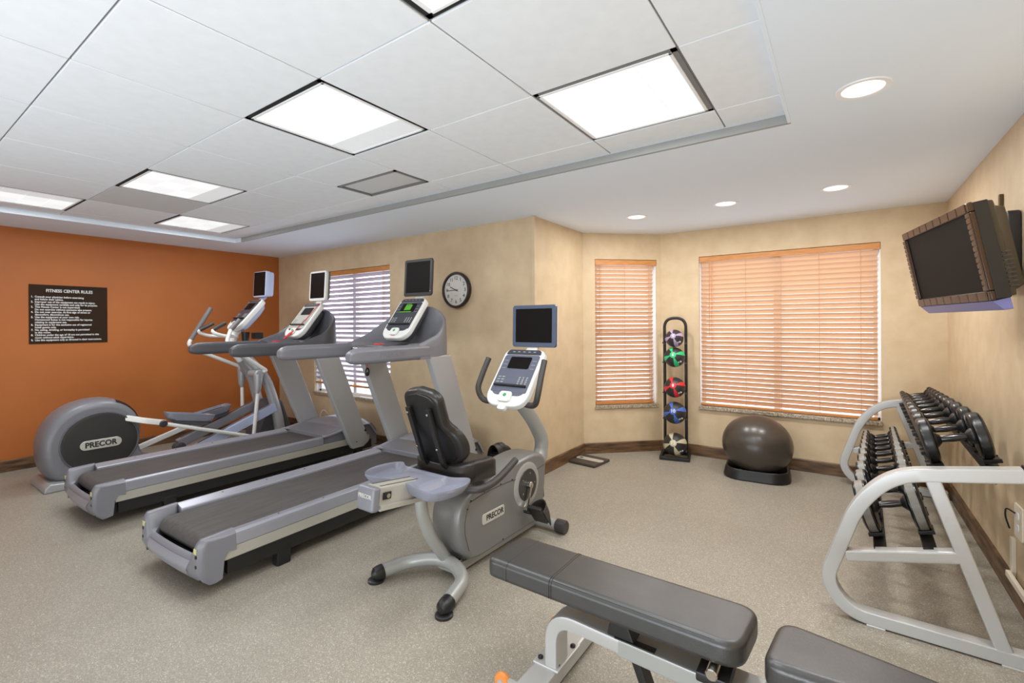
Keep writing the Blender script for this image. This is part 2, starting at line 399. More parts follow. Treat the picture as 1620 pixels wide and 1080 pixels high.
# floor: sub floor and interlocking rubber mats
g = G(); g.box(((XL + XR) / 2, (YF + YB) / 2, -0.049), (XR - XL + 0.26, YB - YF + 0.26, 0.09)); g.box(((XC + XR) / 2, (YB + YD) / 2 + 0.07, -0.0495), (XR - XC + 0.26, YD - YB + 0.12, 0.0899))
floor = struct(g.build('floor', M['sub_floor']))
MAT = 0.65
def mat_outline():
    n = 12; st = MAT / n; a = 0.013; gap = 0.00015
    e = []
    for i in range(1, n - 1):
        s0 = i * st; h = a if i % 2 else -a
        e += [(s0 + st * 0.18, h * 1.0), (s0 + st * 0.82, h * 1.0)]
    bot = [(0, 0)] + e
    right = [(MAT, 0)] + [(MAT + h, s) for s, h in e]
    top = [(MAT, MAT)] + [(s, MAT + h) for s, h in e[::-1]]
    left = [(0, MAT)] + [(h, s) for s, h in e[::-1]]
    P = bot + right + top + left
    c = []
    n = len(P)
    for i in range(n):
        a0, a1, a2 = Vector(P[i - 1]), Vector(P[i]), Vector(P[(i + 1) % n])
        t1 = (a1 - a0).normalized(); t2 = (a2 - a1).normalized()
        nn = Vector((-t1.y - t2.y, t1.x + t2.x)); nn.normalize()
        c.append(tuple(a1 + nn * gap))
    return c
b_ = bmesh.new(); OUT = mat_outline(); NO = len(OUT)
INN = [(min(max(x, 0.03), MAT - 0.03), min(max(y, 0.03), MAT - 0.03)) for x, y in OUT]
vo = [b_.verts.new((x, y, 0)) for x, y in OUT]; vi = [b_.verts.new((x, y, 0)) for x, y in INN]; vd = [b_.verts.new((x, y, -0.004)) for x, y in OUT]
vc = b_.verts.new((MAT / 2, MAT / 2, 0))
for k in range(NO):
    k2 = (k + 1) % NO
    b_.faces.new((vo[k], vo[k2], vi[k2], vi[k])); b_.faces.new((vi[k], vi[k2], vc)); b_.faces.new((vd[k], vd[k2], vo[k2], vo[k]))
bmesh.ops.remove_doubles(b_, verts=vi, dist=1e-5)
g = G(); g.bm = b_
mat0 = g.build('rubber_mat', M['rubber_floor'], floor, ang=20); mat0.modifiers.clear()
first = True
for i in range(-5, 9):
    for j in range(-5, 9):
        x, y = -4.25 + (i + 1) * MAT, 0.555 + j * MAT
        if x > XR or x + MAT < XL or y + MAT < YF or y > YD: continue
        if y > YB + 0.1 and x + MAT < XC - 0.05: continue
        if y > YC and x + MAT < XC + (y - YC): continue
        o = mat0 if first else clone(mat0); first = False
        o.location = (x, y, 0)

# ceiling: drywall soffit round a recessed tile field
TX0, TX1, TY0, TY1 = -5.952, -0.2165, -1.6, 2.722
g = G()
def cbox(x0, x1, y0, y1, z0, z1): g.box(((x0 + x1) / 2, (y0 + y1) / 2, (z0 + z1) / 2), (x1 - x0, y1 - y0, z1 - z0))
E0 = 0.1
cbox(XL - E0, TX0, YF - E0, TY1, ZC, ZC + 0.16); cbox(TX1, XR + E0, YF - E0, TY1, ZC, ZC + 0.16)
cbox(XL - E0, XC - E0, TY1, YB + E0, ZC, ZC + 0.16); cbox(XC - E0, XR + E0, TY1, YD + E0, ZC, ZC + 0.16); cbox(TX0, TX1, YF - E0, TY0, ZC, ZC + 0.16)
ceiling = struct(g.build('ceiling', M['ceiling_paint']))
g = G(); g.box(((TX0 + TX1) / 2, (TY0 + TY1) / 2, ZT + 0.05), (TX1 - TX0 + 0.1, TY1 - TY0 + 0.1, 0.03)); g.build('ceiling_backing', M['dark_gap'], ceiling)
g = G(); g.box(((-5.80 + TX1) / 2, TY1 + 0.006, ZC + 0.020), (TX1 + 5.80 + 0.02, 0.022, 0.046), bev=0.003)
g.build('edge_trim', M['trim_grey'], ceiling)
g = G(); g.box((TX1 + 0.004, (TY0 + TY1) / 2, ZC + 0.021), (0.016, TY1 - TY0, 0.048), bev=0.003); g.build('edge_trim', M['ceiling_paint'], ceiling)
GS, GX, GY = 0.652, -0.5072, 0.5164
LIGHTS = {(-3, 1): 'A', (-1, 2): 'B', (-1, 0): 'C', (-6, 1): 'D', (-8, 0): 'E', (-8, 2): 'F'}
g = G()
xs = sorted({TX0, TX1} | {GX + i * GS for i in range(-9, 2) if TX0 < GX + i * GS < TX1})
ys = sorted({TY0, TY1} | {GY + j * GS for j in range(-5, 5) if TY0 < GY + j * GS < TY1})
for x in xs[1:-1]: g.box((x, (TY0 + TY1) / 2, ZT + 0.012), (0.022, TY1 - TY0, 0.012))
for y in ys[1:-1]: g.box(((TX0 + TX1) / 2, y, ZT + 0.0125), (TX1 - TX0, 0.022, 0.010))
g.build('ceiling_grid', M['grid_metal'], ceiling)
tile_mesh = {}
for a in range(len(xs) - 1):
    for b in range(len(ys) - 1):
        x0, x1, y0, y1 = xs[a], xs[a + 1], ys[b], ys[b + 1]
        ci, cj = round((x0 - GX) / GS), round((y0 - GY) / GS)
        full = abs(x1 - x0 - GS) < 0.01 and abs(y1 - y0 - GS) < 0.01
        if full and (ci, cj) in LIGHTS: continue
        if full and (ci, cj) == (-4, 2): y1 = y0 + GS / 2       # half tile beside the air diffuser
        w, h = x1 - x0 - 0.007, y1 - y0 - 0.007
        key = (round(w, 3), round(h, 3), (ci, cj) == (-7, 1))
        if key not in tile_mesh:
            g = G(); g.box((0, 0, 0.009), (w, h, 0.018), bev=0.002, seg=1)
            o = g.build('ceiling_tile', M['tile_grey'] if key[2] else M['tile_white'], ceiling); tile_mesh[key] = o
            if key[2]: o['label'] = 'grey ceiling tile'
        else: o = clone(tile_mesh[key])
        o.location = ((x0 + x1) / 2, (y0 + y1) / 2, ZT)

# recessed lights in the tile field
LBL = {'A': 'square ceiling light in the middle of the tiled ceiling, above the treadmills', 'B': 'large bright ceiling light nearest the right corner of the tile field',
       'C': 'ceiling light cut off by the top edge of the picture', 'D': 'ceiling light beside the single grey ceiling tile',
       'E': 'ceiling light cut off by the left edge of the picture', 'F': 'small-looking far ceiling light close to the orange wall corner'}
for (i, j), k in LIGHTS.items():
    c = (GX + (i + .5) * GS, GY + (j + .5) * GS, ZT)
    t = thing('ceiling_light', LBL[k], 'ceiling light', c, 0, 'square lights in the tiled ceiling')
    h = GS / 2 - 0.006
    lp = area_light('lamp', (0, 0, -0.004), (0, 0, -1), 0.56, 0.56, LAMP_W, (0.95, 0.98, 1.0)); lp.parent = t
    g = G()
    off = 0.008 if k != 'B' else -0.006
    for sx, sy, dx, dy in ((1, 0, 0.022, 2 * h), (-1, 0, 0.022, 2 * h), (0, 1, 2 * h, 0.022), (0, -1, 2 * h, 0.022)):
        g.box((sx * (h - 0.011), sy * (h - 0.011), 0.012), (dx, dy, 0.02))
    g.build('housing', M['dark_gap'] if k != 'B' else M['grid_metal'], t)
    g = G(); L = h - 0.022
    for sx, sy, dx, dy in ((1, 0, 0.014, 2 * L + 0.014), (-1, 0, 0.014, 2 * L + 0.014), (0, 1, 2 * L + 0.014, 0.014), (0, -1, 2 * L + 0.014, 0.014)):
        g.box((sx * L + off, sy * L, 0.004), (dx, dy, 0.012), bev=0.002, seg=1)
    g.build('lens_frame', M['white_vinyl'], t)
    nx, ny = (3, 4) if k not in 'B' else (4, 3)
    pw, ph = 2 * (L - 0.007) / nx, 2 * (L - 0.007) / ny
    for a in range(nx):
        for b in range(ny):
            g = G(); g.box((-L + 0.007 + (a + .5) * pw + off, -L + 0.007 + (b + .5) * ph, 0.006), (pw - 0.003, ph - 0.003, 0.006), bev=0.001, seg=1)
            dim = (k in 'AD' and b == ny - 1) or (k == 'E' and a == nx - 1) or (k == 'F' and b == ny - 1)
            g.build('lens_pane', M['lens_dim'] if dim else M['lens_soft'] if (a + b) % 2 else M['lens_bright'], t)
# air diffuser
t = thing('air_diffuser', 'pale grey square air diffuser panel in the tiled ceiling, unlit', 'air vent', (GX - 3.5 * GS, GY + 2.75 * GS, ZT))
g = G(); w, h = GS / 2 - 0.006, GS / 4 - 0.004
for sx, sy, dx, dy in ((1, 0, 0.02, 2 * h), (-1, 0, 0.02, 2 * h), (0, 1, 2 * w, 0.02), (0, -1, 2 * w, 0.02)):
    g.box((sx * (w - 0.01), sy * (h - 0.01), 0.006), (dx, dy, 0.016))
g.build('frame', M['grid_metal'], t)
g = G(); g.box((0, 0, 0.012), (2 * w - 0.05, 2 * h - 0.05, 0.008), bev=0.003); g.build('face_plate', M['vent_white'], t)
# downlights
for (x, y), lb in zip(((0.076, 2.513), (-0.037, 4.243), (-0.795, 4.251), (-1.572, 4.278)),
                      ('large-looking round recessed downlight nearest the camera, right of the tile field', 'round recessed downlight nearest the wall television, above the wide window',
                       'middle one of the three small round downlights over the bay', 'round recessed downlight above the narrow slanted window')):
    t = thing('downlight', lb, 'downlight', (x, y, ZC), 0, 'round recessed downlights')
    g = G(); g.lathe([(0.075, 0.002), (0.078, -0.004), (0.098, -0.005), (0.101, 0.001)], 36); g.build('trim_ring', M['white_vinyl'], t)
    g = G(); g.lathe([(0.0, -0.0025), (0.076, -0.0015), (0.076, 0.001)], 36); g.build('lens', M['downlight'], t)
    lp = area_light('lamp', (0, 0, -0.008), (0, 0, -1), 0.14, 0.14, DOWN_W, (1.0, 0.99, 0.97)); lp.data.shape = 'DISK'; lp.parent = t

# baseboards
BH = 0.115
def baseboard(name, p, q):
    p, q = Vector((p[0], p[1], 0)), Vector((q[0], q[1], 0)); d = (q - p); L = d.length; d.normalize(); n = Vector((d.y, -d.x, 0))
    T = frame(p, d, -n, (0, 0, 1)); g = G()
    g.prism([(0, 0.0), (-0.018, 0.0), (-0.018, BH - 0.006), (-0.012, BH), (0, BH)], 'x', 0, L, X=frame(p, d, n, (0, 0, 1)) @ Matrix.Diagonal((1, -1, 1, 1)))
    return struct(g.build(name, M['wood_base'], ang=20))
# room side is to the right of travel
baseboard('baseboard_left', (XL, YF), (XL, YB)); baseboard('baseboard_back', (XL, YB), (XC, YB))
baseboard('baseboard_bay_left', (XC, YB - 0.018), (XC, YC)); baseboard('baseboard_bay_slant', (XC, YC), (XS, YD))
baseboard('baseboard_bay_back', (XS, YD), (XR, YD)); baseboard('baseboard_right', (XR, YD), (XR, YF))

# windows and blinds.  T: x along the wall, y outward, z up
def window(n, T, H, mull_x, mull_z):
    s0, s1, z0, z1 = H; w, h = s1 - s0, z1 - z0
    root = bpy.data.objects.new('window_%d' % n, None); COL.objects.link(root); root['kind'] = 'structure'
    root.matrix_world = T @ Matrix.Translation((s0, 0, z0)); root.empty_display_size = 0.1
    g = G(); f = 0.05
    for c, d in (((w / 2, .105, f / 2), (w, .06, f)), ((w / 2, .105, h - f / 2), (w, .06, f)), ((f / 2, .105, h / 2), (f, .06, h)), ((w - f / 2, .105, h / 2), (f, .06, h))):
        g.box(c, d, bev=0.004)
    for x_ in (0.003, w - 0.003): g.box((x_, 0.053, h / 2), (0.006, 0.05, h))
    for mx in mull_x: g.box((w * mx, .105, h / 2), (.06, .055, h - 2 * f), bev=0.004)
    for mz in mull_z: g.box((w / 2, .104, h * mz), (w - 2 * f, .05, .05), bev=0.004)
    g.build('window_frame', M['white_vinyl'], root)
    xs_ = [0] + list(mull_x) + [1]
    for a in range(len(xs_) - 1):
        g = G(); g.box((w * (xs_[a] + xs_[a + 1]) / 2, .115, h / 2), (w * (xs_[a + 1] - xs_[a]) - .07, .006, h - 2 * f)); g.build('window_pane', M['glass'], root)
    g = G(); g.box((w / 2, .05, 0.012), (w - 0.002, .136, .024), bev=.003); g.box((w / 2, -.012, 0.004), (w + .012, .03, .034), bev=.006)
    g.build('window_sill', M['granite'], root)
    return root
def blind(T, H, pitch, sw, tilt, msl, label, nL, bot_gap, margin, wand_left=True):
    s0, s1, z0, z1 = H; w, h = s1 - s0, z1 - z0
    t = thing('window_blind', label, 'blind'); t.matrix_world = T @ Matrix.Translation((s0, 0.0, z0))
    wl = w - margin[0] - margin[1]; xc = margin[0] + wl / 2; yb = 0.035
    g = G(); g.box((w / 2, 0.012, h - 0.033), (w - 0.006, 0.018, 0.058), bev=0.004); g.box((w / 2, 0.04, h - 0.025), (w - 0.03, 0.05, 0.04))
    g.build('headrail', M['wood_rail'], t)
    top = h - 0.085; lo = 0.024 + bot_gap + 0.03
    n = int((top - lo) / pitch)
    b = G()
    prof = [(-sw / 2 + sw * k / 4, 0.0035 * (1 - (2 * k / 4 - 1) ** 2)) for k in range(5)]
    poly = [(a, c + 0.0012) for a, c in prof] + [(a, c - 0.0012) for a, c in prof[::-1]]
    ca, sa = math.cos(tilt), math.sin(tilt)
    poly = [(a * ca - c * sa, a * sa + c * ca) for a, c in poly]
    b.prism(poly, 'x', -wl / 2, wl / 2)
    s = b.build('slat', msl, t, ang=30)
    for k in range(n + 1):
        o = s if k == 0 else clone(s)
        o.location = (xc, yb, top - k * pitch); 
    g = G(); g.box((xc, yb, lo - 0.012 - 0.0), (wl, 0.05, 0.022), bev=0.005); g.build('bottom_rail', M['wood_rail'], t)
    g = G()
    for k in range(nL):
        x = margin[0] + wl * (0.08 + 0.84 * k / (nL - 1))
        for yy in (yb - sw / 2 - 0.001, yb + sw / 2 + 0.001): g.box((x, yy, (top + lo) / 2 + .02), (0.003, 0.0012, top - lo + .05))
    g.build('ladder_cord', M['cord'], t)
    g = G(); x = margin[0] + wl * (0.06 if wand_left else 0.94)
    g.tube([(x, yb - sw / 2 - 0.012, top + 0.02), (x, yb - sw / 2 - 0.013, top - 0.75)], 0.0025, 6)
    g.tube([(x + .02, yb - sw / 2 - 0.012, top + 0.02), (x + .02, yb - sw / 2 - 0.013, top - 0.95)], 0.0015, 6)
    g.lathe([(0.001, 0.012), (0.006, -0.01), (0.006, -0.02)], 8, c=(x + .02, yb - sw / 2 - 0.013, top - 0.96))
    g.build('pull_cord', M['wood_rail'], t)
    return t
window(1, TB, W1, [0.5], []); window(2, TS, W2, [], [0.5]); window(3, TD, W3, [0.47], [])
blind(TB, W1, 0.060, 0.058, math.radians(-40), M['slat_sky_sheen'], 'slatted blind tinted pale lilac for sky sheen on the back wall behind the treadmills', 4, 0.10, (0.008, 0.012), False)
blind(TS, W2, 0.0465, 0.050, math.radians(-55), M['slat_wood'], 'narrow wooden slat blind in the slanted bay wall beside the ball rack', 3, 0.0, (0.01, 0.035))
blind(TD, W3, 0.0465, 0.050, math.radians(-60), M['slat_wood'], 'wide orange-brown wooden slat blind behind the exercise ball', 5, 0.0, (0.016, 0.024))

# outside: paving and a neighbouring building, seen only through the slats
g = G(); g.box((-2, 16, -0.35), (60, 24, 0.3)); o = struct(g.build('ground_outside', M['concrete']))

# ------------------------------------------------------------------ shared machine parts
def console(t, X, w, l, face, leds, th=0.045, panel_light=None):
    """control panel. X: u right as the user sees it, v up the face, n towards the user; origin at the face centre"""
    g = G(); o = rrect(w, l, [0.05, 0.05, 0.10, 0.10], 6)
    g.prism(o, 'z', -th, 0.0, bev=0.012, seg=3, X=X)
    c = g.build('console', M['bezel_white'], t)
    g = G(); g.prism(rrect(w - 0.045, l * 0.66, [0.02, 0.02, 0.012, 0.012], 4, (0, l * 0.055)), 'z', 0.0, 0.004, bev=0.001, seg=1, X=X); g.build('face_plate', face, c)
    g = G(); g.prism(rrect(w - 0.05, l * 0.09, [0.03, 0.03, 0.004, 0.004], 4, (0, l * 0.44)), 'z', 0.0, 0.004, bev=0.001, seg=1, X=X); g.build('top_strip', M['face_dark'], c)
    g = G()
    for k in range(5): g.box(((k - 2) * w * 0.13, l * 0.445, 0.0045), (w * 0.06, 0.006, 0.001), X=X)
    for k in range(3):
        for q in (-1, 1): g.box((q * w * 0.35, l * (0.28 - 0.07 * k), 0.0045), (w * 0.10, 0.004, 0.001), X=X)
    o = g.build('face_print', M['grey_ink'], c); o['kind'] = 'stuff'
    g = G(); g.prism(rrect(w * 0.52, l * 0.21, 0.01, 3, (0, l * 0.24)), 'z', 0.003, 0.007, X=X); dp = g.build('display', M['screen'], c)
    if leds:
        g = G(); g.box((0, l * 0.245, 0.0078), (w * 0.24, l * 0.13, 0.0016), X=X); g.box((-w * 0.03, l * 0.135, 0.0078), (w * 0.44, l * 0.022, 0.0016), X=X)
        g.box((-w * 0.02, l * 0.33, 0.0078), (w * 0.18, l * 0.015, 0.0016), X=X)
        g.build('lit_digits', M['green_led'], c)
    g = G()
    for a in range(3):
        for b in range(4): g.cyl((w * (0.16 + 0.09 * a), l * (-0.02 - 0.035 * b), 0.005), 0.007, 0.004, n=8, X=X)
    for a in range(2):
        for b in range(3): g.box((w * (-0.34 + 0.10 * a), l * (-0.02 - 0.045 * b), 0.005), (0.022, 0.009, 0.003), X=X)
    o = g.build('key_pad', M['grey_ink'], c); o['kind'] = 'stuff'
    g = G(); g.box((0, -l * 0.17, 0.012), (w * 0.78, 0.012, 0.02), bev=0.004, X=X); g.build('reading_rack_lip', M['black'], c)
    g = G(); g.prism(rrect(w * 0.80, l * 0.14, [0.008, 0.008, 0.05, 0.05], 4, (0, -l * 0.255)), 'z', 0.0, 0.003, X=X); g.build('lower_face', M['face_dark'] if face is not M['face_blue'] else M['face_blue'], c)
    g = G(); g.prism(rrect(w * 0.30, l * 0.17, 0.022, 4, (0, -l * 0.355)), 'z', 0.0, 0.018, bev=0.008, X=X); b = g.build('start_button', M['bezel_white'], c)
    g = G(); g.cyl((0, -l * 0.34, 0.0185), 0.013, 0.002, n=14, X=X); g.build('start_mark', M['green_mark'], c)
    return c
def screen(t, X, w, h, th, frame_m, rear_m=None, round_=0.02, border=0.026, dot=False):
    g = G(); g.prism(rrect(w, h, round_, 5), 'z', -th * 0.45, 0.0, bev=0.006, X=X)
    f = g.build('screen_frame', frame_m, t)
    g = G(); g.loft([[X @ Vector((a * k, b * k, z)) for a, b in rrect(w, h, round_, 4)] for k, z in ((0.985, -th * 0.4), (0.94, -th * 0.85), (0.80, -th))]); g.build('rear_shell', rear_m or frame_m, t)
    g = G(); g.prism(rrect(w - 2 * border, h - 2 * border, 0.006, 3, (0, 0.004)), 'z', -0.001, 0.0015, X=X); g.build('screen_panel', M['screen'], f)
    if dot: g = G(); g.cyl((w / 2 - border * 0.6, -h / 2 + border * 1.5, 0.001), 0.005, 0.003, n=10, X=X); g.build('power_button', M['grey_ink'], f)
    return f

# ------------------------------------------------------------------ treadmills (local: x across, y forward, z up)
def treadmill(loc, rot, label, style):
    t = thing('treadmill', label, 'treadmill', loc, rot, 'treadmills')
    W = 0.38
    # end cap: U-shaped moulding wrapping the back
    secs = []
    N = 30
    for i in range(N + 1):
        x = -W + 2 * W * i / N; ax = abs(x)
        k = smooth01((ax - 0.265) / 0.055)                 # 0 in the low middle, 1 at the shoulders
        e = smooth01((ax - 0.352) / 0.028)                  # outer rounding
        bow = -0.018 * (1 - (x / W) ** 2)
        y0 = bow + 0.022 * e - 0.01; zt = 0.208 + 0.105 * k - 0.02 * e
        yf = y0 + 0.03 + (0.156 - y0 - 0.03) * k; zb = 0.062 + 0.012 * e
        bf = 0.085
        pts = [(bf, zb + 0.008), (y0 + 0.045, zb), (y0 + 0.012, zb + 0.03), (y0 - 0.012, zb + 0.085), (y0 - 0.008, zt - 0.045), (y0 + 0.004, zt - 0.016), (y0 + 0.015, zt - 0.001),
               (yf, zt + 0.004 * k), (yf + 0.001, zt - 0.03 - 0.055 * k), (0.03 + 0.085 * k, 0.14 + 0.075 * k), (0.04 + 0.055 * k, 0.13 + 0.05 * k)]
        secs.append([Vector((x, a, b)) for a, b in pts])
    g = G(); g.loft(secs); cap = g.build('end_cap', M['grey_plastic'], t, ang=50)
    def panel(u, v):
        x = 0.258 * (2 * u - 1) * (0.84 + 0.16 * math.sqrt(v)); z = 0.10 + 0.088 * v; b = -0.018 * (1 - (x / W) ** 2) - 0.01
        f = 0.012 - 0.024 * (z - 0.092) / 0.055 if z < 0.147 else -0.012 + 0.004 * (z - 0.147) / 0.016 if z < 0.163 else -0.008 + 0.012 * (z - 0.163) / 0.029
        return (x, b + f - 0.0022, z)
    g = G(); g.grid(panel, 14, 8); g.build('rear_panel', M['rail_alu'], cap)
    for s in (1, -1):
        for z in (0.225, 0.175, 0.095):
            g = G(); g.cyl((s * 0.335, -0.019 if z > 0.1 else 0.001, z), 0.0095, 0.014, 'y', 12); g.build('bolt', M['black'], cap)
        g = G(); g.box((s * 0.326, -0.0222, 0.252), (0.026, 0.006, 0.026)); g.build('warning_label', M['yellow_label'], cap)
    # belt loop
    prof = []
    for k in range(13):
        a = PI / 2 + PI * k / 12; prof.append((0.092 + 0.055 * math.cos(a), 0.218 + 0.055 * math.sin(a)))
    prof += [(1.9, 0.163), (1.9, 0.273)]
    g = G(); g.prism(prof, 'x', -0.272, 0.272); g.build('running_belt', M['belt'], t)
    g = G(); g.box((0, 1.05, 0.205), (0.53, 1.9, 0.10)); g.box((0, 0.22, 0.115), (0.66, 0.32, 0.09)); g.box((0, 0.06, 0.098), (0.56, 0.07, 0.045)); g.build('deck', M['black'], t)
    for s in (-1, 1):
        g = G(); g.cyl((s * 0.279, 0.092, 0.218), 0.048, 0.012, 'x', 20); g.build('roller_end', M['charcoal'], t)
        pr = [(s * 0.278, 0.286), (s * 0.285, 0.292), (s * 0.33, 0.304), (s * 0.362, 0.309), (s * 0.378, 0.300), (s * 0.381, 0.28), (s * 0.379, 0.232), (s * 0.362, 0.226), (s * 0.278, 0.226)]
        g = G(); g.prism(pr, 'y', 0.156, 1.74, bev=0.003, seg=1); r = g.build('side_rail', M['rail_alu'], t)
        g = G()
        for y in (0.42, 0.72, 1.02, 1.32): g.cyl((s * 0.335, y, 0.3055), 0.005, 0.003, n=8)
        g.build('screw', M['charcoal'], r)
        pr = [(s * 0.35, 0.228), (s * 0.374, 0.228), (s * 0.369, 0.165), (s * 0.35, 0.158)]
        g = G(); g.prism(pr, 'y', 0.10, 2.30, bev=0.003, seg=1); g.build('side_skirt', M['skirt_alu'], t)
        g = G(); g.box((s * 0.342, 1.23, 0.125), (0.03, 2.22, 0.09), bev=0.004); g.build('lower_frame', M['black'], t)
        for y in (0.44, 2.18):
            g = G(); g.box((s * 0.33, y, 0.055), (0.06, 0.085, 0.11), bev=0.008); g.build('foot', M['black'], t)
        # upright: slanted flat column
        g = G(); g.prism([(1.60, 1.17), (1.86, 1.17), (2.245, 0.18), (2.17, 0.13), (2.04, 0.13), (2.00, 0.20)], 'x', s * 0.385, s * 0.445, bev=0.012, seg=3)
        u = g.build('upright', M['silver_paint'], t)
        g = G(); g.cyl((s * 0.447, 2.19, 0.30), 0.012, 0.006, 'x', 12); g.cyl((s * 0.447, 2.08, 0.20), 0.006, 0.006, 'x', 10); g.build('bolt', M['black'], u)
        # arm rest
        secs = []
        for y, k, dz in ((0.858, 0.30, -0.006), (0.864, 0.55, -0.005), (0.885, 0.80, -0.003), (0.925, 0.96, 0), (1.0, 1.0, 0), (1.3, 1.0, 0), (1.60, 1.0, 0)):
            secs.append([Vector((s * 0.408 + a, y, 1.207 + dz + b)) for a, b in rrect(0.078 * (0.5 + 0.5 * k), 0.116 * k, 0.034 * k, 5)])
        g = G(); g.loft(secs); ar = g.build('arm_rest', M['grey_plastic'] if style['arms'] != 'dark' else M['dark_plastic'], t, ang=45)
        if s == 1:
            g = G(); g.text('PRECOR', 0.055, 0.0004, X=frame((0.4474, 1.22, 1.205), (0, 1, 0), (0, 0, 1), (1, 0, 0)), bold=0.001, sx=1.2); g.build('embossed_lettering', M['emboss'] if style['arms'] != 'dark' else M['emboss_dark'], ar)
    # front hood
    def hood(u, v):
        x = -0.382 + 0.764 * u; ax = abs(x) / 0.382
        yr = 1.72 + 0.14 * (1 - ax ** 2.2)
        y = yr + (2.42 - yr) * v
        z = 0.292 + 0.018 * ax + 0.085 * smooth01(v / 0.55) * (1 - 0.55 * ax ** 3) + 0.03 * math.exp(-((x / 0.2) ** 2)) * smooth01(v * 3) - 0.14 * smooth01((v - 0.82) / 0.18)
        return (x, y, z)
    g = G(); g.grid(hood, 24, 18, th=0.012); g.build('front_hood', M['rail_alu'], t, ang=50)
    g = G(); g.prism([(1.75, 0.17), (1.78, 0.31), (2.05, 0.36), (2.36, 0.34), (2.42, 0.26), (2.42, 0.10), (1.75, 0.10)], 'x', -0.346, 0.346, bev=0.01); g.build('motor_cover', M['grey_plastic'], t)
    # cowling: bowl-shaped dash wrapping the console
    plan = fillet([(0.444, 1.50, 0), (0.444, 1.80, 0), (0.33, 1.945, 0), (0, 1.985, 0), (-0.33, 1.945, 0), (-0.444, 1.80, 0), (-0.444, 1.50, 0)], 0.17, 6)
    L = [0]
    for a, b in zip(plan, plan[1:]): L.append(L[-1] + (b - a).length)
    tot = L[-1]
    secs = []
    for p, l in zip(plan, L):
        q = 1 - abs(2 * l / tot - 1)                       # 0 at the arms, 1 at the front
        rz = 1.268 + 0.315 * smooth01(q * 1.15)
        cin = Vector((0, 1.52, 0))
        d = (p - cin); low = 1.26
        P = lambda k, z: cin + d * k + Vector((0, 0, z))
        def R(k, z): v = P(k, z); v.y = max(v.y, 1.50); return v
        secs.append([R(0.93, 1.146), R(1.0, 1.15), R(1.0, 1.15 + (rz - 1.15) * 0.5), R(0.985, rz - 0.02), R(0.955, rz), R(0.915, rz - 0.012), R(0.86, rz - (rz - low) * 0.45), R(0.74, low + 0.012), R(0.45, low - 0.02), R(0.12, low - 0.04), R(0.12, 1.16), R(0.6, 1.146)])
    g = G(); g.loft(secs, cap=True); g.build('dash_cowling', M['grey_plastic'] if style['arms'] != 'dark' else M['dark_plastic'], t, ang=60)
    # cross bar with pulse grips and stop key
    g = G(); g.tube(fillet([(-0.37, 1.52, 1.215), (-0.30, 1.45, 1.22), (0.30, 1.45, 1.22), (0.37, 1.52, 1.215)], 0.06), 0.017, 12); hb = g.build('pulse_bar', M['black'], t)
    for s in (-1, 1):
        g = G(); g.tube([(s * 0.12, 1.45, 1.22), (s * 0.28, 1.45, 1.22)], 0.0185, 12); g.build('pulse_grip', M['chrome_pin'], hb)
    g = G(); g.box((0.0, 1.50, 1.235), (0.20, 0.13, 0.05), bev=0.02, seg=3); kb = g.build('stop_key_base', M['dark_plastic'], t)
    g = G(); g.box((0, 1.475, 1.263), (0.075, 0.05, 0.012), bev=0.005); g.build('stop_key', M['red'], kb)
    # console and screen
    v = Vector((0, 0.618, 0.786)); n = Vector((0, -0.786, 0.618)); 
    X = frame((0, 1.745, 1.483), (1, 0, 0), v, n)
    c = console(t, X, 0.32, 0.44, style['face'], style['leds'], th=0.05)
    g = G(); g.loft([[X @ Vector((a * k, b * k - 0.01, z)) for a, b in rrect(0.29, 0.40, 0.05, 4)] for k, z in ((1, -0.045), (0.9, -0.10), (0.5, -0.15))]); g.build('console_back', M['dark_plastic'], c)
    g = G(); g.prism([(-0.02, -0.195), (0.02, -0.195), (0.035, -0.165), (-0.035, -0.165)], 'z', 0.001, 0.006, X=X); g.build('clip_label', M['red'], c)
    if style['cord']:
        g = G(); g.tube([X @ Vector(p) for p in ((0.13, 0.21, 0.004), (0.09, 0.0, 0.008), (0.05, -0.14, 0.012), (0.0, -0.19, 0.02), (-0.03, -0.25, 0.02))], 0.004, 6); g.build('safety_cord', M['red'], c)
        g = G(); g.prism(rrect(0.03, 0.13, 0.01, 3), 'z', 0, 0.008, X=X @ Matrix.Translation((0.0, -0.21, 0.012)) @ Matrix.Rotation(-0.6, 4, 'Z')); g.build('safety_strap', M['red'], c)
    else:
        g = G(); g.tube([(-0.378, 1.66, 1.14), (-0.376, 1.665, 1.04)], 0.003, 6); g.build('safety_cord', M['red'], t)
        g = G()
        pts = [(-0.375, 1.665 + 0.018 * math.cos(a), 1.0 + 0.034 * math.sin(a)) for a in [2 * PI * k / 16 for k in range(17)]]
        g.tube(pts, 0.006, 8, up=(1, 0, 0)); g.sphere((-0.375, 1.665, 0.985), 0.013, 10); g.build('safety_clip', M['black'], t)
    Xs = frame((0, 1.925, 1.845), (1, 0, 0), (0, 0.06, 1), (0, -1, 0.06))
    g = G(); g.bar([(0, 1.93, 1.62), (0, 1.965, 1.70), (0, 1.97, 1.78)], 0.03, 0.10, (1, 0, 0)); g.build('screen_post', M['bezel_white'], t)
    screen(t, Xs, style['sw'], style['sh'], style.get('th', 0.07), style['frame'], style.get('rear'), style['round'], style['border'], style['dot'])
    return t
treadmill((-3.07, 1.06, 0), math.radians(1.7), 'nearer grey treadmill with lit green display and black-framed screen, behind the recumbent bike',
          dict(arms='mid', face=M['face_dark'], leds=True, cord=False, sw=0.345, sh=0.335, th=0.035, frame=M['black_frame'], round=0.02, border=0.028, dot=True))
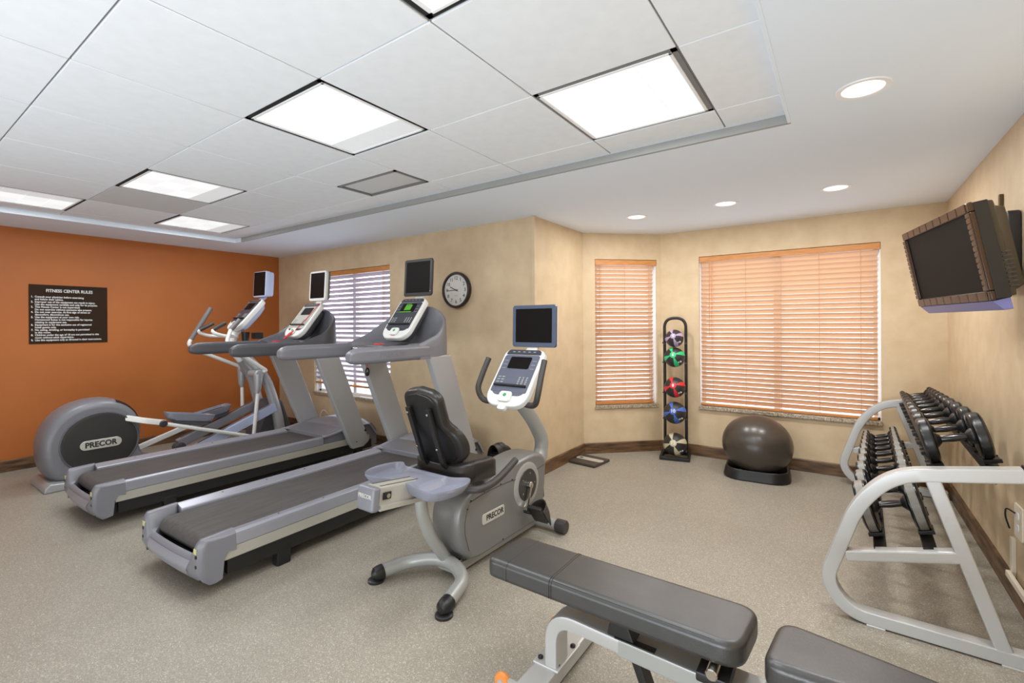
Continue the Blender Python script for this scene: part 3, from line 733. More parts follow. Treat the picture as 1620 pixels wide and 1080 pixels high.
treadmill((-4.62, 1.02, 0), math.radians(0.0), 'farther grey treadmill with white-framed screen, glare-paled console and red cord, beside the elliptical',
          dict(arms='dark', face=M['face_glare'], leds=False, cord=True, sw=0.30, sh=0.32, frame=M['bezel_white'], rear=M['grey_plastic'], round=0.03, border=0.024, dot=False))

# ------------------------------------------------------------------ elliptical trainer (local y = room y)
EX = -5.79
t = thing('elliptical_trainer', 'grey elliptical trainer with round rear housing and swinging arms along the orange wall', 'elliptical', (EX, 0, 0))
g = G()
secs = []
prof = [(1.20, 0.03), (1.07, 0.06), (1.00, 0.16), (0.972, 0.30), (0.98, 0.43), (1.02, 0.55), (1.10, 0.655), (1.22, 0.725), (1.36, 0.75), (1.48, 0.735), (1.58, 0.685), (1.655, 0.60), (1.69, 0.50), (1.695, 0.38), (1.68, 0.27), (1.72, 0.16), (1.80, 0.09), (1.92, 0.05), (1.92, 0.03), (1.5, 0.03)]
pr = [Vector((0, a, b)) for a, b in prof]
prs = []
for i in range(len(pr)):
    p0, p1, p2, p3 = pr[i - 1], pr[i], pr[(i + 1) % len(pr)], pr[(i + 2) % len(pr)]
    for k in range(2):
        u = k / 2; prs.append(0.5 * ((2 * p1) + (p2 - p0) * u + (2 * p0 - 5 * p1 + 4 * p2 - p3) * u * u + (3 * p1 - p0 - 3 * p2 + p3) * u ** 3))
cc = Vector((0, 1.36, 0.36))
for x, k in ((-0.185, 0.80), (-0.18, 0.86), (-0.165, 0.93), (-0.13, 0.975), (-0.07, 1.0), (0.07, 1.0), (0.13, 0.975), (0.165, 0.93), (0.18, 0.86), (0.185, 0.80)):
    secs.append([Vector((x, cc.y + (p.y - cc.y) * k, max(0.03, cc.z + (p.z - cc.z) * k))) for p in prs])
g.loft(secs); hz = g.build('wheel_housing', M['grey_plastic'], t, ang=60)
for s in (1, -1):
    g = G(); g.lathe([(0.0, 0.004), (0.24, 0.004), (0.262, 0.0), (0.262, -0.02)], 48, 'x' , (0, 0, 0), X=Matrix.Translation((s * 0.186, 1.375, 0.355)) @ Matrix.Diagonal((s, 1.04, 1.0, 1)))
    dcov = g.build('side_cover', M['charcoal'], hz)
    g = G()
    pts = [(s * 0.186, 1.375 + 0.281 * math.cos(a), 0.355 + 0.272 * math.sin(a)) for a in [2 * PI * k / 48 for k in range(49)]]
    g.tube(pts, 0.008, 8, up=(1, 0, 0)); g.build('cover_ring', M['dark_plastic'], hz)
    Xb = frame((s * 0.191, 1.375, 0.345), (0, s, 0), (0, 0, 1), (s, 0, 0))
    g = G(); g.prism(rrect(0.30, 0.085, 0.042, 6), 'z', 0, 0.006, bev=0.002, seg=1, X=Xb); bd = g.build('badge', M['badge'], hz)
    g = G(); g.text('PRECOR', 0.066, 0.0008, X=Xb @ Matrix.Translation((-0.002, -0.001, 0.007)), bold=0.0022, sx=0.92)
    g.build('badge_lettering', M['black_ink'], hz)
def on_top(u):
    k0, k1 = 18.4, 23.6; q = k0 + (k1 - k0) * u; i = int(q); return prs[i].lerp(prs[i + 1], q - i)
for s in (1, -1):
    def slot(u, v):
        x = 0.085 + 0.075 * v; k = 1.0 + 0.004 if x < 0.07 else 1.004 - 0.028 * (x - 0.07) / 0.06 if x < 0.13 else 0.979 - 0.045 * (x - 0.13) / 0.035
        p = on_top(u); return (s * x, cc.y + (p.y - cc.y) * k, cc.z + (p.z - cc.z) * k)
    g = G(); g.grid(slot, 10, 5); g.build('crank_slot', M['black'], hz)
g = G(); g.prism([(0.98, 0.0), (1.16, 0.0), (1.175, 0.03), (1.15, 0.06), (1.02, 0.075), (0.985, 0.04)], 'x', -0.255, 0.255, bev=0.012, seg=3); g.build('rear_foot', M['silver_paint'], t)
g = G(); g.box((0, 2.45, 0.05), (0.16, 1.3, 0.07), bev=0.015); g.build('floor_beam', M['silver_paint'], t)
for s in (1, -1):
    g = G(); g.bar([(s * 0.215, 2.13, 0.125), (s * 0.215, 2.98, 0.45)], 0.10, 0.075, (1, 0, 0), bev=0.012); rp = g.build('ramp_rail', M['lilac_frame'] if s > 0 else M['rail_alu'], t)
    g = G(); g.bar([(s * 0.215, 2.16, 0.178), (s * 0.215, 2.93, 0.472)], 0.03, 0.012, (1, 0, 0), bev=0.002); g.build('roller_track', M['black'], rp)
    g = G(); g.lathe([(0.03, -0.05), (0.055, -0.04), (0.06, 0.0), (0.055, 0.04), (0.03, 0.05)], 16, 'x', (s * 0.215, 2.14, 0.09)); g.build('ramp_end_cap', M['dark_plastic'], rp)
g = G(); g.prism([(2.80, 0.02), (3.22, 0.02), (3.24, 0.12), (3.12, 0.50), (3.04, 0.53), (2.92, 0.47), (2.82, 0.2)], 'x', -0.16, 0.16, bev=0.03, seg=3); g.build('front_housing', M['dark_plastic'], t)
for s in (1, -1):
    g = G(); pth = fillet([(s * 0.21, 3.06, 0.0), (s * 0.20, 3.03, 0.35), (s * 0.17, 2.90, 0.82), (s * 0.10, 2.72, 1.05), (s * 0.05, 2.66, 1.14)], 0.18, 5)
    nn = len(pth); g.tube(pth, [0.062 - 0.018 * i / nn for i in range(nn)], 14); g.build('upright', M['silver_paint'], t)
    g = G(); g.box((s * 0.21, 3.06, 0.03), (0.15, 0.19, 0.06), bev=0.02, seg=3); g.build('upright_foot', M['silver_paint'], t)
g = G(); g.tube(fillet([(0, 2.70, 1.02), (0, 2.60, 1.16), (0, 2.60, 1.30), (0, 2.70, 1.42)], 0.12, 5), 0.045, 14); g.build('console_neck', M['bezel_white'], t)
# pivot bar and swinging arms
for s, piv, path, grip, low in ((1, (2.76, 0.865), [(0.275, 2.80, 0.885), (0.275, 2.86, 0.895), (0.275, 2.655, 1.042), (0.265, 2.42, 1.225), (0.20, 2.50, 1.38)], [(0.20, 2.50, 1.38), (0.19, 2.60, 1.49)], (2.705, 0.157)),
                                (-1, (2.838, 0.89), [(-0.275, 2.86, 0.90), (-0.275, 2.80, 0.93), (-0.275, 2.30, 1.165), (-0.275, 2.26, 1.22), (-0.275, 2.285, 1.27)], [(-0.275, 2.285, 1.27), (-0.275, 2.494, 1.633)], (2.842, 0.30))):
    g = G(); g.cyl((s * 0.20, piv[0], piv[1]), 0.042, 0.20, 'x', 18, bev=0.012); g.build('pivot_hub', M['silver_paint'], t)
    g = G(); g.tube(fillet(path, 0.07, 6), 0.021, 12); ar = g.build('swing_arm', M['bezel_white'], t)
    g = G(); g.tube(grip, 0.026, 12); g.build('arm_grip', M['grip_grey'], ar)
    g = G(); g.cyl((s * 0.275, piv[0], piv[1]), 0.05, 0.065, 'x', 18, bev=0.012)
    g.tube([(s * 0.275, piv[0], piv[1]), (s * 0.275, piv[0] - 0.005, piv[1] - 0.17), (s * 0.275, piv[0] + (low[0] - piv[0]) * 0.3, piv[1] - 0.22)], [0.052, 0.036, 0.022], 14)
    g.build('pivot_joint', M['silver_paint'], ar)
    g = G(); g.tube([(s * 0.275, piv[0], piv[1] - 0.15), (s * 0.275, low[0], low[1])], 0.02, 12); g.build('lower_arm', M['bezel_white'], ar)
# crank stubs, links and pedals
g = G(); g.bar(fillet([(0.13, 1.50, 0.565), (0.19, 1.60, 0.535), (0.255, 1.68, 0.51), (0.262, 1.85, 0.46)], 0.06, 4), 0.055, 0.04, (1, 0, 0), bev=0.01); st = g.build('crank_link', M['bezel_white'], t)
g = G(); g.cyl((0.275, 1.83, 0.458), 0.034, 0.06, 'x', 18, bev=0.008); g.build('link_joint', M['charcoal'], st)
g = G(); g.tube([(0.275, 1.84, 0.455), (0.275, 2.70, 0.157)], 0.019, 12); g.build('push_rod', M['bezel_white'], t)
g = G(); g.bar([(-0.262, 1.62, 0.13), (-0.262, 1.80, 0.155), (-0.262, 2.25, 0.30)], 0.055, 0.04, (1, 0, 0), bev=0.01); g.build('crank_link', M['bezel_white'], t)
g = G(); g.tube([(-0.275, 2.15, 0.27), (-0.275, 2.84, 0.32)], 0.019, 12); g.build('push_rod', M['bezel_white'], t)
for s, c, tl in ((1, (2.09, 0.475), -0.20), (-1, (2.44, 0.42), 0.18)):
    X = Matrix.Translation((s * 0.20, c[0], c[1])) @ Matrix.Rotation(tl, 4, 'X')
    g = G()
    secs = [[Vector((a, b, z)) for a, b in rrect(w, l, 0.05, 5)] for z, w, l in ((-0.035, 0.13, 0.38), (-0.01, 0.165, 0.43), (0.035, 0.185, 0.45), (0.035, 0.165, 0.43), (0.008, 0.145, 0.41))]
    g.loft(secs, X=X); pd = g.build('pedal', M['tray_blue'], t, ang=45)
    g = G(); g.box((0, 0, 0.010), (0.12, 0.37, 0.006), bev=0.002, X=X); g.build('pedal_pad', M['charcoal'], pd)
    g = G(); g.prism([(-0.19, -0.03), (0.20, -0.03), (0.16, -0.085), (-0.12, -0.075)], 'x', -0.05, 0.05, bev=0.01, X=X); g.build('pedal_arm', M['dark_plastic'], pd)
# fixed bars, holder, console, screen
for s in (1, -1):
    g = G(); g.tube(fillet([(s * 0.05, 2.62, 1.27), (s * 0.14, 2.60, 1.30), (s * 0.19, 2.42, 1.31), (s * 0.17, 2.30, 1.36), (s * 0.145, 2.46, 1.45)], 0.07, 6), 0.019, 12); fb = g.build('fixed_handlebar', M['bezel_white'], t)
    g = G(); g.tube([(s * 0.165, 2.33, 1.377), (s * 0.145, 2.465, 1.452)], 0.0225, 12); g.build('fixed_grip', M['grip_dark'], fb)
g = G(); g.lathe([(0.035, -0.06), (0.045, 0.05), (0.040, 0.05), (0.032, -0.05)], 16, c=(0.15, 2.68, 1.30)); g.box((0.18, 2.80, 1.305), (0.09, 0.10, 0.075), bev=0.008); g.build('bottle_holder', M['black'], t)
v = Vector((0, 0.66, 0.75)).normalized(); n = Vector((0, -v.z, v.y))
X = frame((0, 2.735, 1.565), (1, 0, 0), v, n)
c = console(t, X, 0.30, 0.47, M['face_dark'], False, th=0.06)
g = G(); g.loft([[X @ Vector((a * k, b * k, z)) for a, b in rrect(0.28, 0.44, 0.05, 4)] for k, z in ((1, -0.055), (0.85, -0.10), (0.5, -0.13))]); g.build('console_back', M['lilac_frame'], c)
g = G(); g.bar([(0, 2.90, 1.70), (0, 2.97, 1.76), (0, 2.99, 1.84)], 0.03, 0.09, (1, 0, 0)); g.build('screen_post', M['lilac_frame'], t)
screen(t, frame((-0.0, 2.92, 1.925), (1, 0, 0), (0, 0.05, 1), (0, -1, 0.05)), 0.29, 0.31, 0.115, M['lilac_frame'], M['lilac_frame'], 0.02, 0.012)

# ------------------------------------------------------------------ recumbent bike (local: y forward)
t = thing('recumbent_bike', 'silver recumbent exercise bike with black seat and slate-framed screen, between treadmill and bench', 'exercise bike', (-1.85, 1.75, 0), math.radians(-0.8))
g = G(); pth = fillet([(-0.265, -0.035, 0.045), (-0.20, 0.13, 0.06), (-0.06, 0.205, 0.085), (0.06, 0.215, 0.085), (0.19, 0.16, 0.06), (0.25, -0.045, 0.045)], 0.1, 6)
g.tube(pth, 0.037, 14); rs = g.build('rear_stabilizer', M['bike_silver'], t)
for a, b in (((-0.258, -0.02, 0.045), (-0.272, -0.065, 0.04)), ((0.245, -0.02, 0.045), (0.256, -0.075, 0.04))):
    d = (Vector(b) - Vector(a)); g = G(); g.tube([a, Vector(a) + d * 0.5, b, Vector(b) + d * 0.3], [0.041, 0.041, 0.036, 0.018], 14); g.lathe([(0.045, 0.0), (0.045, 0.012), (0.03, 0.02)], 16, c=(b[0], b[1] + 0.01, 0)); g.build('rubber_foot', M['black'], rs)
g = G(); g.tube(fillet([(0, 0.02, 0.55), (0, 0.03, 0.42), (0, 0.09, 0.27), (0, 0.225, 0.085)], 0.12, 6), 0.034, 14); g.build('rear_post', M['bike_silver'], t)
RA, RB = Vector((0, -0.29, 0.592)), Vector((0, 0.60, 0.485))
g = G(); g.bar([RA, RB], 0.11, 0.10, (1, 0, 0), bev=0.012); r = g.build('seat_rail', M['skirt_alu'], t)
d = (RB - RA).normalized(); upr = Vector((0, -d.z, d.y))
Xr = frame(RA, (1, 0, 0), d, upr)
for s in (1, -1):
    g = G(); g.bar([Xr @ Vector((s * 0.03, 0.02, 0.0545)), Xr @ Vector((s * 0.03, 0.80, 0.0545))], 0.003, 0.010, (1, 0, 0), bev=0.001); g.build('rail_slot', M['charcoal'], r)
g = G(); g.bar([Xr @ Vector((0, 0.01, -0.043)), Xr @ Vector((0, 0.88, -0.043))], 0.026, 0.125, (1, 0, 0), bev=0.004); g.build('rail_flange', M['skirt_alu'], r)
g = G(); g.box((0, -0.018, 0.0), (0.125, 0.045, 0.115), bev=0.014, seg=3, X=Xr); ec = g.build('rail_end_cap', M['grey_plastic'], r)
g = G(); g.text('PRECOR', 0.026, 0.0008, X=frame(RA - d * 0.0415 + upr * 0.012, (1, 0, 0), upr, -d), bold=0.0006); g.build('end_cap_lettering', M['badge'], r)
g = G(); g.box((0.057, 0.045, 0.012), (0.006, 0.05, 0.035), bev=0.004, X=Xr); g.build('latch_recess', M['black'], r)
g = G(); g.cyl((0.061, 0.05, 0.012), 0.011, 0.006, 'x', 12, X=Xr); g.build('latch_bolt', M['chrome_pin'], r)
# bottle tray across the rail
def tray_edge(x):
    ax = abs(x) / 0.315
    yr = -0.115 - 0.03 * smooth01(ax / 0.7); yf = 0.078 + 0.06 * smooth01((ax - 0.5) / 0.4)
    if ax > 0.72:
        q = math.sqrt(max(0.0, 1 - ((ax - 0.72) / 0.28) ** 2)); ym = (yr + yf) / 2; yr, yf = ym + (yr - ym) * max(q, 0.03), ym + (yf - ym) * max(q, 0.03)
    return yr, yf
def tray(u, v):
    x = 0.315 * math.sin((u - 0.5) * PI); yr, yf = tray_edge(x); y = yr + (yf - yr) * v; ax = abs(x)
    d = min(1, (v * (yf - yr)) / 0.022, ((1 - v) * (yf - yr)) / 0.022, max(0, ax - 0.125) / 0.03, max(0, 0.298 - ax) / 0.03)
    return (x, y, 0.622 - 0.032 * smooth01(d) - (0.006 if 0.1 < v < 0.9 and ax < 0.29 else 0))
g = G(); g.grid(tray, 56, 24)
rim = [Vector(tray(k / 56, 0)) for k in range(57)] + [Vector(tray(k / 56, 1)) for k in range(56, -1, -1)]
secs = []
for dz, k in ((0.0, 1.0), (-0.012, 1.0), (-0.05, 0.90), (-0.066, 0.80)): secs.append([Vector((p.x * k, 0.03 + (p.y - 0.03) * k, 0.622 + dz)) for p in rim])
g.loft(secs, cap=False); g.build('bottle_tray', M['tray_blue'], t, ang=40)
g = G(); g.box((0, 0.20, 0.575), (0.20, 0.22, 0.05), bev=0.01); g.build('seat_carriage', M['black_steel'], t)
# seat, backrest
g = G()
secs = []
for z, k in ((0.55, 0.86), (0.565, 0.97), (0.60, 1.0), (0.635, 0.98), (0.655, 0.86)):
    ring = []
    for a, b in rrect(0.42 * (0.9 + 0.1 * k), 0.36 * (0.9 + 0.1 * k), 0.10, 7):
        y = b + 0.32; zz = z - 0.035 * max(0, b) / 0.18 + (0.018 * (a / 0.2) ** 2 if z > 0.6 else 0)
        ring.append(Vector((a * (1 - 0.12 * max(0, b) / 0.18) * (1 if k > .9 else .9), 0.32 + b * (1 if k > .9 else .9), zz)))
    secs.append(ring)
g.loft(secs); g.build('seat', M['vinyl'], t, ang=60)
b0, b1 = Vector((0, 0.155, 0.63)), Vector((0, -0.005, 1.075))
vb = (b1 - b0).normalized(); nb = Vector((0, vb.z, -vb.y))    # nb: towards the rider's front
Xp = frame(b0, (1, 0, 0), vb, Vector((1, 0, 0)).cross(vb))
LB = (b1 - b0).length
def backpad(w_scale, z):
    pts = []
    for k in range(33):
        s_ = k / 32; v_ = LB * s_
        if s_ < 0.5: w_ = 0.185 - 0.05 * ((s_ - 0.22) / 0.28) ** 2
        else: w_ = 0.132 + 0.003 * smooth01((s_ - 0.5) / .5)
        if 0.42 < s_ < 0.58: w_ = 0.153 + (0.133 - 0.153) * smooth01((s_ - 0.42) / 0.16)
        e = min(1, (1 - s_) / 0.16, (s_ + 0.02) / 0.14); w_ *= math.sqrt(max(0.0, 1 - (1 - max(0, e)) ** 2.2))
        pts.append((w_ * w_scale, v_ * (0.5 + 0.5 * w_scale) + LB * 0.25 * (1 - w_scale)))
    R = [Vector((a, b, z - 0.055 * (abs(a) / 0.19) ** 2 * (1 if b < LB * 0.45 else max(0.1, 1 - (b / LB - 0.45) / 0.15)))) for a, b in pts] + [Vector((-a, b, z - 0.055 * (abs(a) / 0.19) ** 2 * (1 if b < LB * 0.45 else max(0.1, 1 - (b / LB - 0.45) / 0.15)))) for a, b in pts[::-1]]
    return R
g = G(); g.loft([backpad(0.86, 0.0), backpad(0.97, -0.012), backpad(1.0, -0.03), backpad(0.97, -0.055), backpad(0.80, -0.068)], X=Xp); bp = g.build('backrest', M['vinyl'], t, ang=60)
g = G(); g.loft([backpad(0.80, 0.004), backpad(0.82, -0.002)], X=Xp); g.build('back_shell', M['black'], bp)
for s in (1, -1):
    g = G(); g.bar([(s * 0.075, 0.215, 0.575), (s * 0.075, 0.125, 0.66)] + [Xp @ Vector((s * 0.075, q, 0.02)) for q in (0.06, LB * 0.79)], 0.022, 0.03, (1, 0, 0), bev=0.004); st = g.build('back_strut', M['black_steel'], t)
    for q in (0.30, 0.74):
        g = G(); g.sphere(tuple(Xp @ Vector((s * 0.075, LB * q, 0.036))), 0.007, 8); g.build('strut_bolt', M['chrome_pin'], st)
    g = G(); g.tube(fillet([(s * 0.10, 0.19, 0.535), (s * 0.27, 0.17, 0.54), (s * 0.275, 0.33, 0.55), (s * 0.265, 0.53, 0.62)], 0.08, 6), 0.020, 12); g.build('seat_handle', M['grip_dark'], t)
# body housing
g = G()
prof = [(0.37, 0.062), (0.275, 0.105), (0.222, 0.18), (0.20, 0.27), (0.208, 0.36), (0.245, 0.435), (0.33, 0.472), (0.45, 0.488), (0.60, 0.505), (0.75, 0.525), (0.92, 0.538), (1.05, 0.525), (1.125, 0.47), (1.125, 0.38), (1.10, 0.20), (1.07, 0.065)]
pr = [Vector((0, a, b)) for a, b in prof]; prs = []
for i in range(len(pr)):
    p0, p1, p2, p3 = pr[i - 1], pr[i], pr[(i + 1) % len(pr)], pr[(i + 2) % len(pr)]
    lin = i in (len(pr) - 1,)
    for k in range(2):
        u = k / 2; prs.append(p1 + (p2 - p1) * u if lin else 0.5 * ((2 * p1) + (p2 - p0) * u + (2 * p0 - 5 * p1 + 4 * p2 - p3) * u * u + (3 * p1 - p0 - 3 * p2 + p3) * u ** 3))
cc = Vector((0, 0.63, 0.30)); secs = []
for x, k in ((-0.115, 0.90), (-0.108, 0.955), (-0.09, 0.99), (-0.05, 1.0), (0.05, 1.0), (0.09, 0.99), (0.108, 0.955), (0.115, 0.90)):
    secs.append([Vector((x, cc.y + (p.y - cc.y) * k, cc.z + (p.z - cc.z) * k)) for p in prs])
g.loft(secs); bh = g.build('body_cover', M['bike_cover'], t, ang=60)
for s in (1, -1):
    g = G(); g.tube(fillet([(s * 0.1165, 0.29, 0.412), (s * 0.1165, 0.45, 0.43), (s * 0.1165, 0.68, 0.43), (s * 0.1165, 0.80, 0.41)], 0.1, 4), 0.0016, 5)
    g.tube([(s * 0.1165, 0.93, 0.42), (s * 0.1165, 1.08, 0.435)], 0.0016, 5); g.build('cover_seam', M['charcoal'], bh)
    g = G(); g.tube(fillet([(s * 0.1135, 0.285, 0.415), (s * 0.1165, 0.235, 0.28), (s * 0.1145, 0.285, 0.14)], 0.16, 6), 0.0015, 5); g.build('rear_seam', M['charcoal'], bh)
    g = G(); 
    for a, b in ((0.30, 0.418), (0.42, 0.436), (0.58, 0.436), (0.70, 0.43), (0.60, 0.09), (0.27, 0.38)): g.cyl((s * 0.116, a, b), 0.005, 0.004, 'x', 8)
    o = g.build('cover_screws', M['black'], bh); o['kind'] = 'stuff'
    g = G(); g.lathe([(0.105, 0.01), (0.135, 0.008), (0.15, 0.0)], 40, 'x', X=Matrix.Translation((s * 0.113, 0.865, 0.355)) @ Matrix.Diagonal((s, 1, 1, 1))); g.build('crank_surround', M['bike_silver'], bh)
    g = G(); g.cyl((s * 0.121, 0.865, 0.355), 0.105, 0.012, 'x', 36, bev=0.003); cd_ = g.build('crank_disc', M['charcoal'], t)
    g = G()
    for k in range(5): g.cyl((s * 0.1275, 0.865 + 0.075 * math.cos(k * 1.2566), 0.355 + 0.075 * math.sin(k * 1.2566)), 0.005, 0.004, 'x', 8)
    o = g.build('disc_screws', M['chrome_pin'], cd_); o['kind'] = 'stuff'
    Xb = frame((s * 0.1155, 0.505, 0.275), (0, s, 0), (0, 0, 1), (s, 0, 0))
    g = G(); g.prism(rrect(0.215, 0.062, 0.014, 5), 'z', 0, 0.004, bev=0.001, seg=1, X=Xb); g.build('badge', M['badge'], bh)
    g = G(); g.text('PRECOR', 0.047, 0.0006, X=Xb @ Matrix.Translation((0.012, 0, 0.005)), bold=0.0008, sx=0.95); g.build('badge_lettering', M['black_ink'], bh)
    # crank arm and pedal: near one down, far one up
    end = Vector((s * 0.16, 0.80, 0.205)) if s > 0 else Vector((s * 0.16, 0.955, 0.475))
    g = G(); g.bar([(s * 0.142, 0.865, 0.355), (s * 0.148, end.y, end.z)], 0.018, 0.032, (1, 0, 0), bev=0.006); g.cyl((s * 0.14, 0.865, 0.355), 0.024, 0.03, 'x', 16, bev=0.004); ca = g.build('crank_arm', M['chrome_pin'], t)
    g = G(); g.cyl((s * 0.165, end.y, end.z), 0.012, 0.05, 'x', 12); g.build('pedal_axle', M['black'], ca)
    Xq = Matrix.Translation((s * 0.225, end.y + 0.03, end.z - 0.012)) @ Matrix.Rotation(math.radians(-52 if s > 0 else 12), 4, 'X')
    g = G(); g.box((0, 0, 0), (0.105, 0.15, 0.026), bev=0.008, X=Xq)
    for k in range(4): g.box((0, -0.055 + 0.036 * k, 0.015), (0.09, 0.012, 0.008), bev=0.003, X=Xq)
    pd = g.build('pedal', M['black'], t)
    g = G(); g.grid(lambda u, v: (0.058 * math.cos(PI * u), -0.045 + 0.10 * v + 0.02 * math.sin(PI * u), 0.002 + 0.095 * math.sin(PI * u) * (1 - 0.25 * v)), 14, 3, th=0.004, X=Xq); g.build('pedal_strap', M['grip_dark'], pd)
    g = G(); g.grid(lambda u, v: (0.057 * math.cos(PI * u), 0.02 + 0.085 * v, 0.002 + 0.088 * math.sin(PI * u) * (1 - 0.55 * v ** 2)), 12, 3, th=0.005, X=Xq); g.build('toe_cage', M['black'], pd)
g = G(); g.box((0, 0.655, 0.042), (0.14, 0.87, 0.05), bev=0.006); fb = g.build('floor_beam', M['bike_silver'], t)
g = G(); g.box((0.0, 0.295, 0.068), (0.10, 0.09, 0.003)); wl = g.build('warning_label', M['white_ink'], fb)
g = G()
for k in range(4): g.box((-0.036 + 0.024 * k, 0.288, 0.07), (0.017, 0.055, 0.001))
o = g.build('label_print', M['charcoal'], fb); o['kind'] = 'stuff'
g = G(); g.box((0, 0.331, 0.07), (0.08, 0.012, 0.001)); g.build('label_heading', M['red'], fb)
g = G(); g.cyl((0, 1.06, 0.045), 0.034, 0.50, 'x', 18); fs = g.build('front_stabilizer', M['bike_silver'], t)
for s in (1, -1):
    g = G(); g.cyl((s * 0.265, 1.06, 0.045), 0.0445, 0.075, 'x', 24, bev=0.006); g.build('rubber_wheel_cap', M['charcoal'], fs)
g = G(); g.tube([(0.0, 1.135, 0.40), (0.05, 1.17, 0.30), (0.06, 1.16, 0.18), (0.02, 1.13, 0.10)], 0.005, 6); g.build('power_lead', M['black'], t)
g = G(); g.tube(fillet([(0, 1.08, 0.36), (0, 1.215, 0.44), (0, 1.245, 0.56), (0, 1.12, 0.735), (0, 0.94, 0.90)], [0, .10, .14, .2, 0], 6), [0.056] * 6 + [0.052] * 23, 18); g.build('front_column', M['bike_silver'], t)
v = Vector((0, 0.63, 0.777)).normalized(); n = Vector((0, -v.z, v.y)); X = frame((0.015, 0.87, 1.065), (1, 0, 0), v, n)
c = console(t, X, 0.335, 0.455, M['face_blue'], False, th=0.05)
g = G(); g.loft([[X @ Vector((a * k, b * k, z)) for a, b in rrect(0.31, 0.42, 0.06, 4)] for k, z in ((1, -0.045), (0.85, -0.08), (0.5, -0.11))]); g.build('console_back', M['bezel_white'], c)
g = G(); g.prism(rrect(0.065, 0.04, 0.018, 4, (0, -0.235)), 'z', -0.03, 0.004, bev=0.006, X=X); g.build('headphone_socket', M['bezel_white'], c)
for s in (1, -1):
    g = G(); g.tube(fillet([X @ Vector((s * 0.06, -0.16, -0.06)), X @ Vector((s * 0.215, -0.18, -0.055)), X @ Vector((s * 0.25, -0.13, 0.015)), X @ Vector((s * 0.24, 0.0, 0.045)), X @ Vector((s * 0.232, 0.10, 0.06))], 0.05, 6), 0.020, 12); g.build('console_grip', M['grip_dark'], c)
g = G(); g.bar([(0.02, 1.045, 1.20), (0.03, 1.105, 1.27), (0.035, 1.12, 1.38)], 0.015, 0.09, (1, 0, 0)); g.build('screen_post', M['bezel_white'], t)
screen(t, frame((0.038, 1.075, 1.405), (1, 0, 0), (0, 0.03, 1), (0, -1, 0.03)), 0.365, 0.30, 0.06, M['slate_frame'], M['bezel_white'], 0.02, 0.030)

# ------------------------------------------------------------------ flat bench
t = thing('weight_bench', 'black padded weight bench on a silver frame in the front of the room', 'bench', (0, 0, 0))
def pad(g, outline, z0, z1, e):
    cxx = sum(p[0] for p in outline) / len(outline); cyy = sum(p[1] for p in outline) / len(outline)
    def ring(ins, z):
        R = []; n = len(outline)
        for i in range(n):
            a0, a1, a2 = Vector(outline[i - 1]), Vector(outline[i]), Vector(outline[(i + 1) % n])
            t1, t2 = (a1 - a0).normalized(), (a2 - a1).normalized(); nn = Vector((-t1.y - t2.y, t1.x + t2.x)).normalized()
            q = a1 + nn * ins; R.append(Vector((q.x, q.y, z)))
        return R
    S = [ring(e * 0.6, z0), ring(e * 0.1, z0 + e * 0.25), ring(0, z0 + e * 0.8), ring(0, z1 - e)]
    for k in range(1, 6):
        a = k / 5 * PI / 2; S.append(ring(e * (1 - math.cos(a)), z1 - e + e * math.sin(a)))
    S.append(ring(e * 1.35, z1 + 0.0008))
    g.loft(S)
def quad(pts, r, n=7):
    P = [Vector((p[0], p[1], 0)) for p in pts]; out = []
    N = len(P)
    for i in range(N):
        a, b = P[i - 1] - P[i], P[(i + 1) % N] - P[i]; d = r[i]
        p0, p1 = P[i] + a.normalized() * d, P[i] + b.normalized() * d
        for k in range(n + 1):
            u = k / n; q = p0 * (1 - u) ** 2 + P[i] * 2 * u * (1 - u) + p1 * u * u; out.append((q.x, q.y))
    return out
g = G(); bo = quad([(-1.205, 1.517), (-0.245, 1.505), (-0.225, 1.765), (-1.19, 1.775)], [0.045, 0.075, 0.075, 0.045]); pad(g, bo, 0.388, 0.465, 0.022); bpad = g.build('back_pad', M['bench_vinyl'], t, ang=55)
def seam(x, dz=0.0):
    yl, yh = 1.517 + (x + 1.205) * (-0.012 / 0.96), 1.775 - 0.010 * (x + 1.19) / 0.965
    e = 0.022; P = []
    for yy, sg in ((yl, 1), (yh, -1)):
        Q = [(x, yy - sg * 0.0002, 0.395)] + [(x, yy + sg * e * (1 - math.cos(k / 6 * PI / 2)), 0.443 + e * math.sin(k / 6 * PI / 2)) for k in range(7)]
        P += Q if sg > 0 else Q[::-1]
    return P
for x in (-0.902, -0.893):
    g = G(); g.tube(seam(x), 0.0017, 6); g.build('pad_seam', M['vinyl'], bpad)
g = G(); g.tube(seam(-1.10), 0.0012, 6); g.build('pad_seam', M['vinyl'], bpad)
# piping along the long top edges
g = G(); g.tube([(-0.89, 1.522, 0.4585), (-0.60, 1.5185, 0.4585), (-0.32, 1.515, 0.4585)], 0.0022, 6)
g.build('pad_piping', M['vinyl'], bpad)
g = G(); so = quad([(-0.195, 1.49), (0.38, 1.52), (0.38, 1.65), (-0.17, 1.745)], [0.06, 0.05, 0.05, 0.07]); pad(g, so, 0.385, 0.465, 0.024); sp = g.build('seat_pad', M['bench_vinyl'], t, ang=55)
g = G(); g.bar(fillet([(-0.935, 1.625, 0.06), (-0.935, 1.625, 0.285), (-0.60, 1.605, 0.285), (0.34, 1.58, 0.275), (0.40, 1.58, 0.05)], [0, 0.16, 0.1, 0.1, 0], 8), 0.055, 0.10, (0, 1, 0), bev=0.012); fr = g.build('main_frame', M['rack_steel'], t)
g = G(); g.bar([(-0.645, 1.606, 0.2855), (-0.20, 1.595, 0.282)], 0.063, 0.108, (0, 1, 0), bev=0.010); g.build('frame_sleeve', M['bike_silver'], fr)
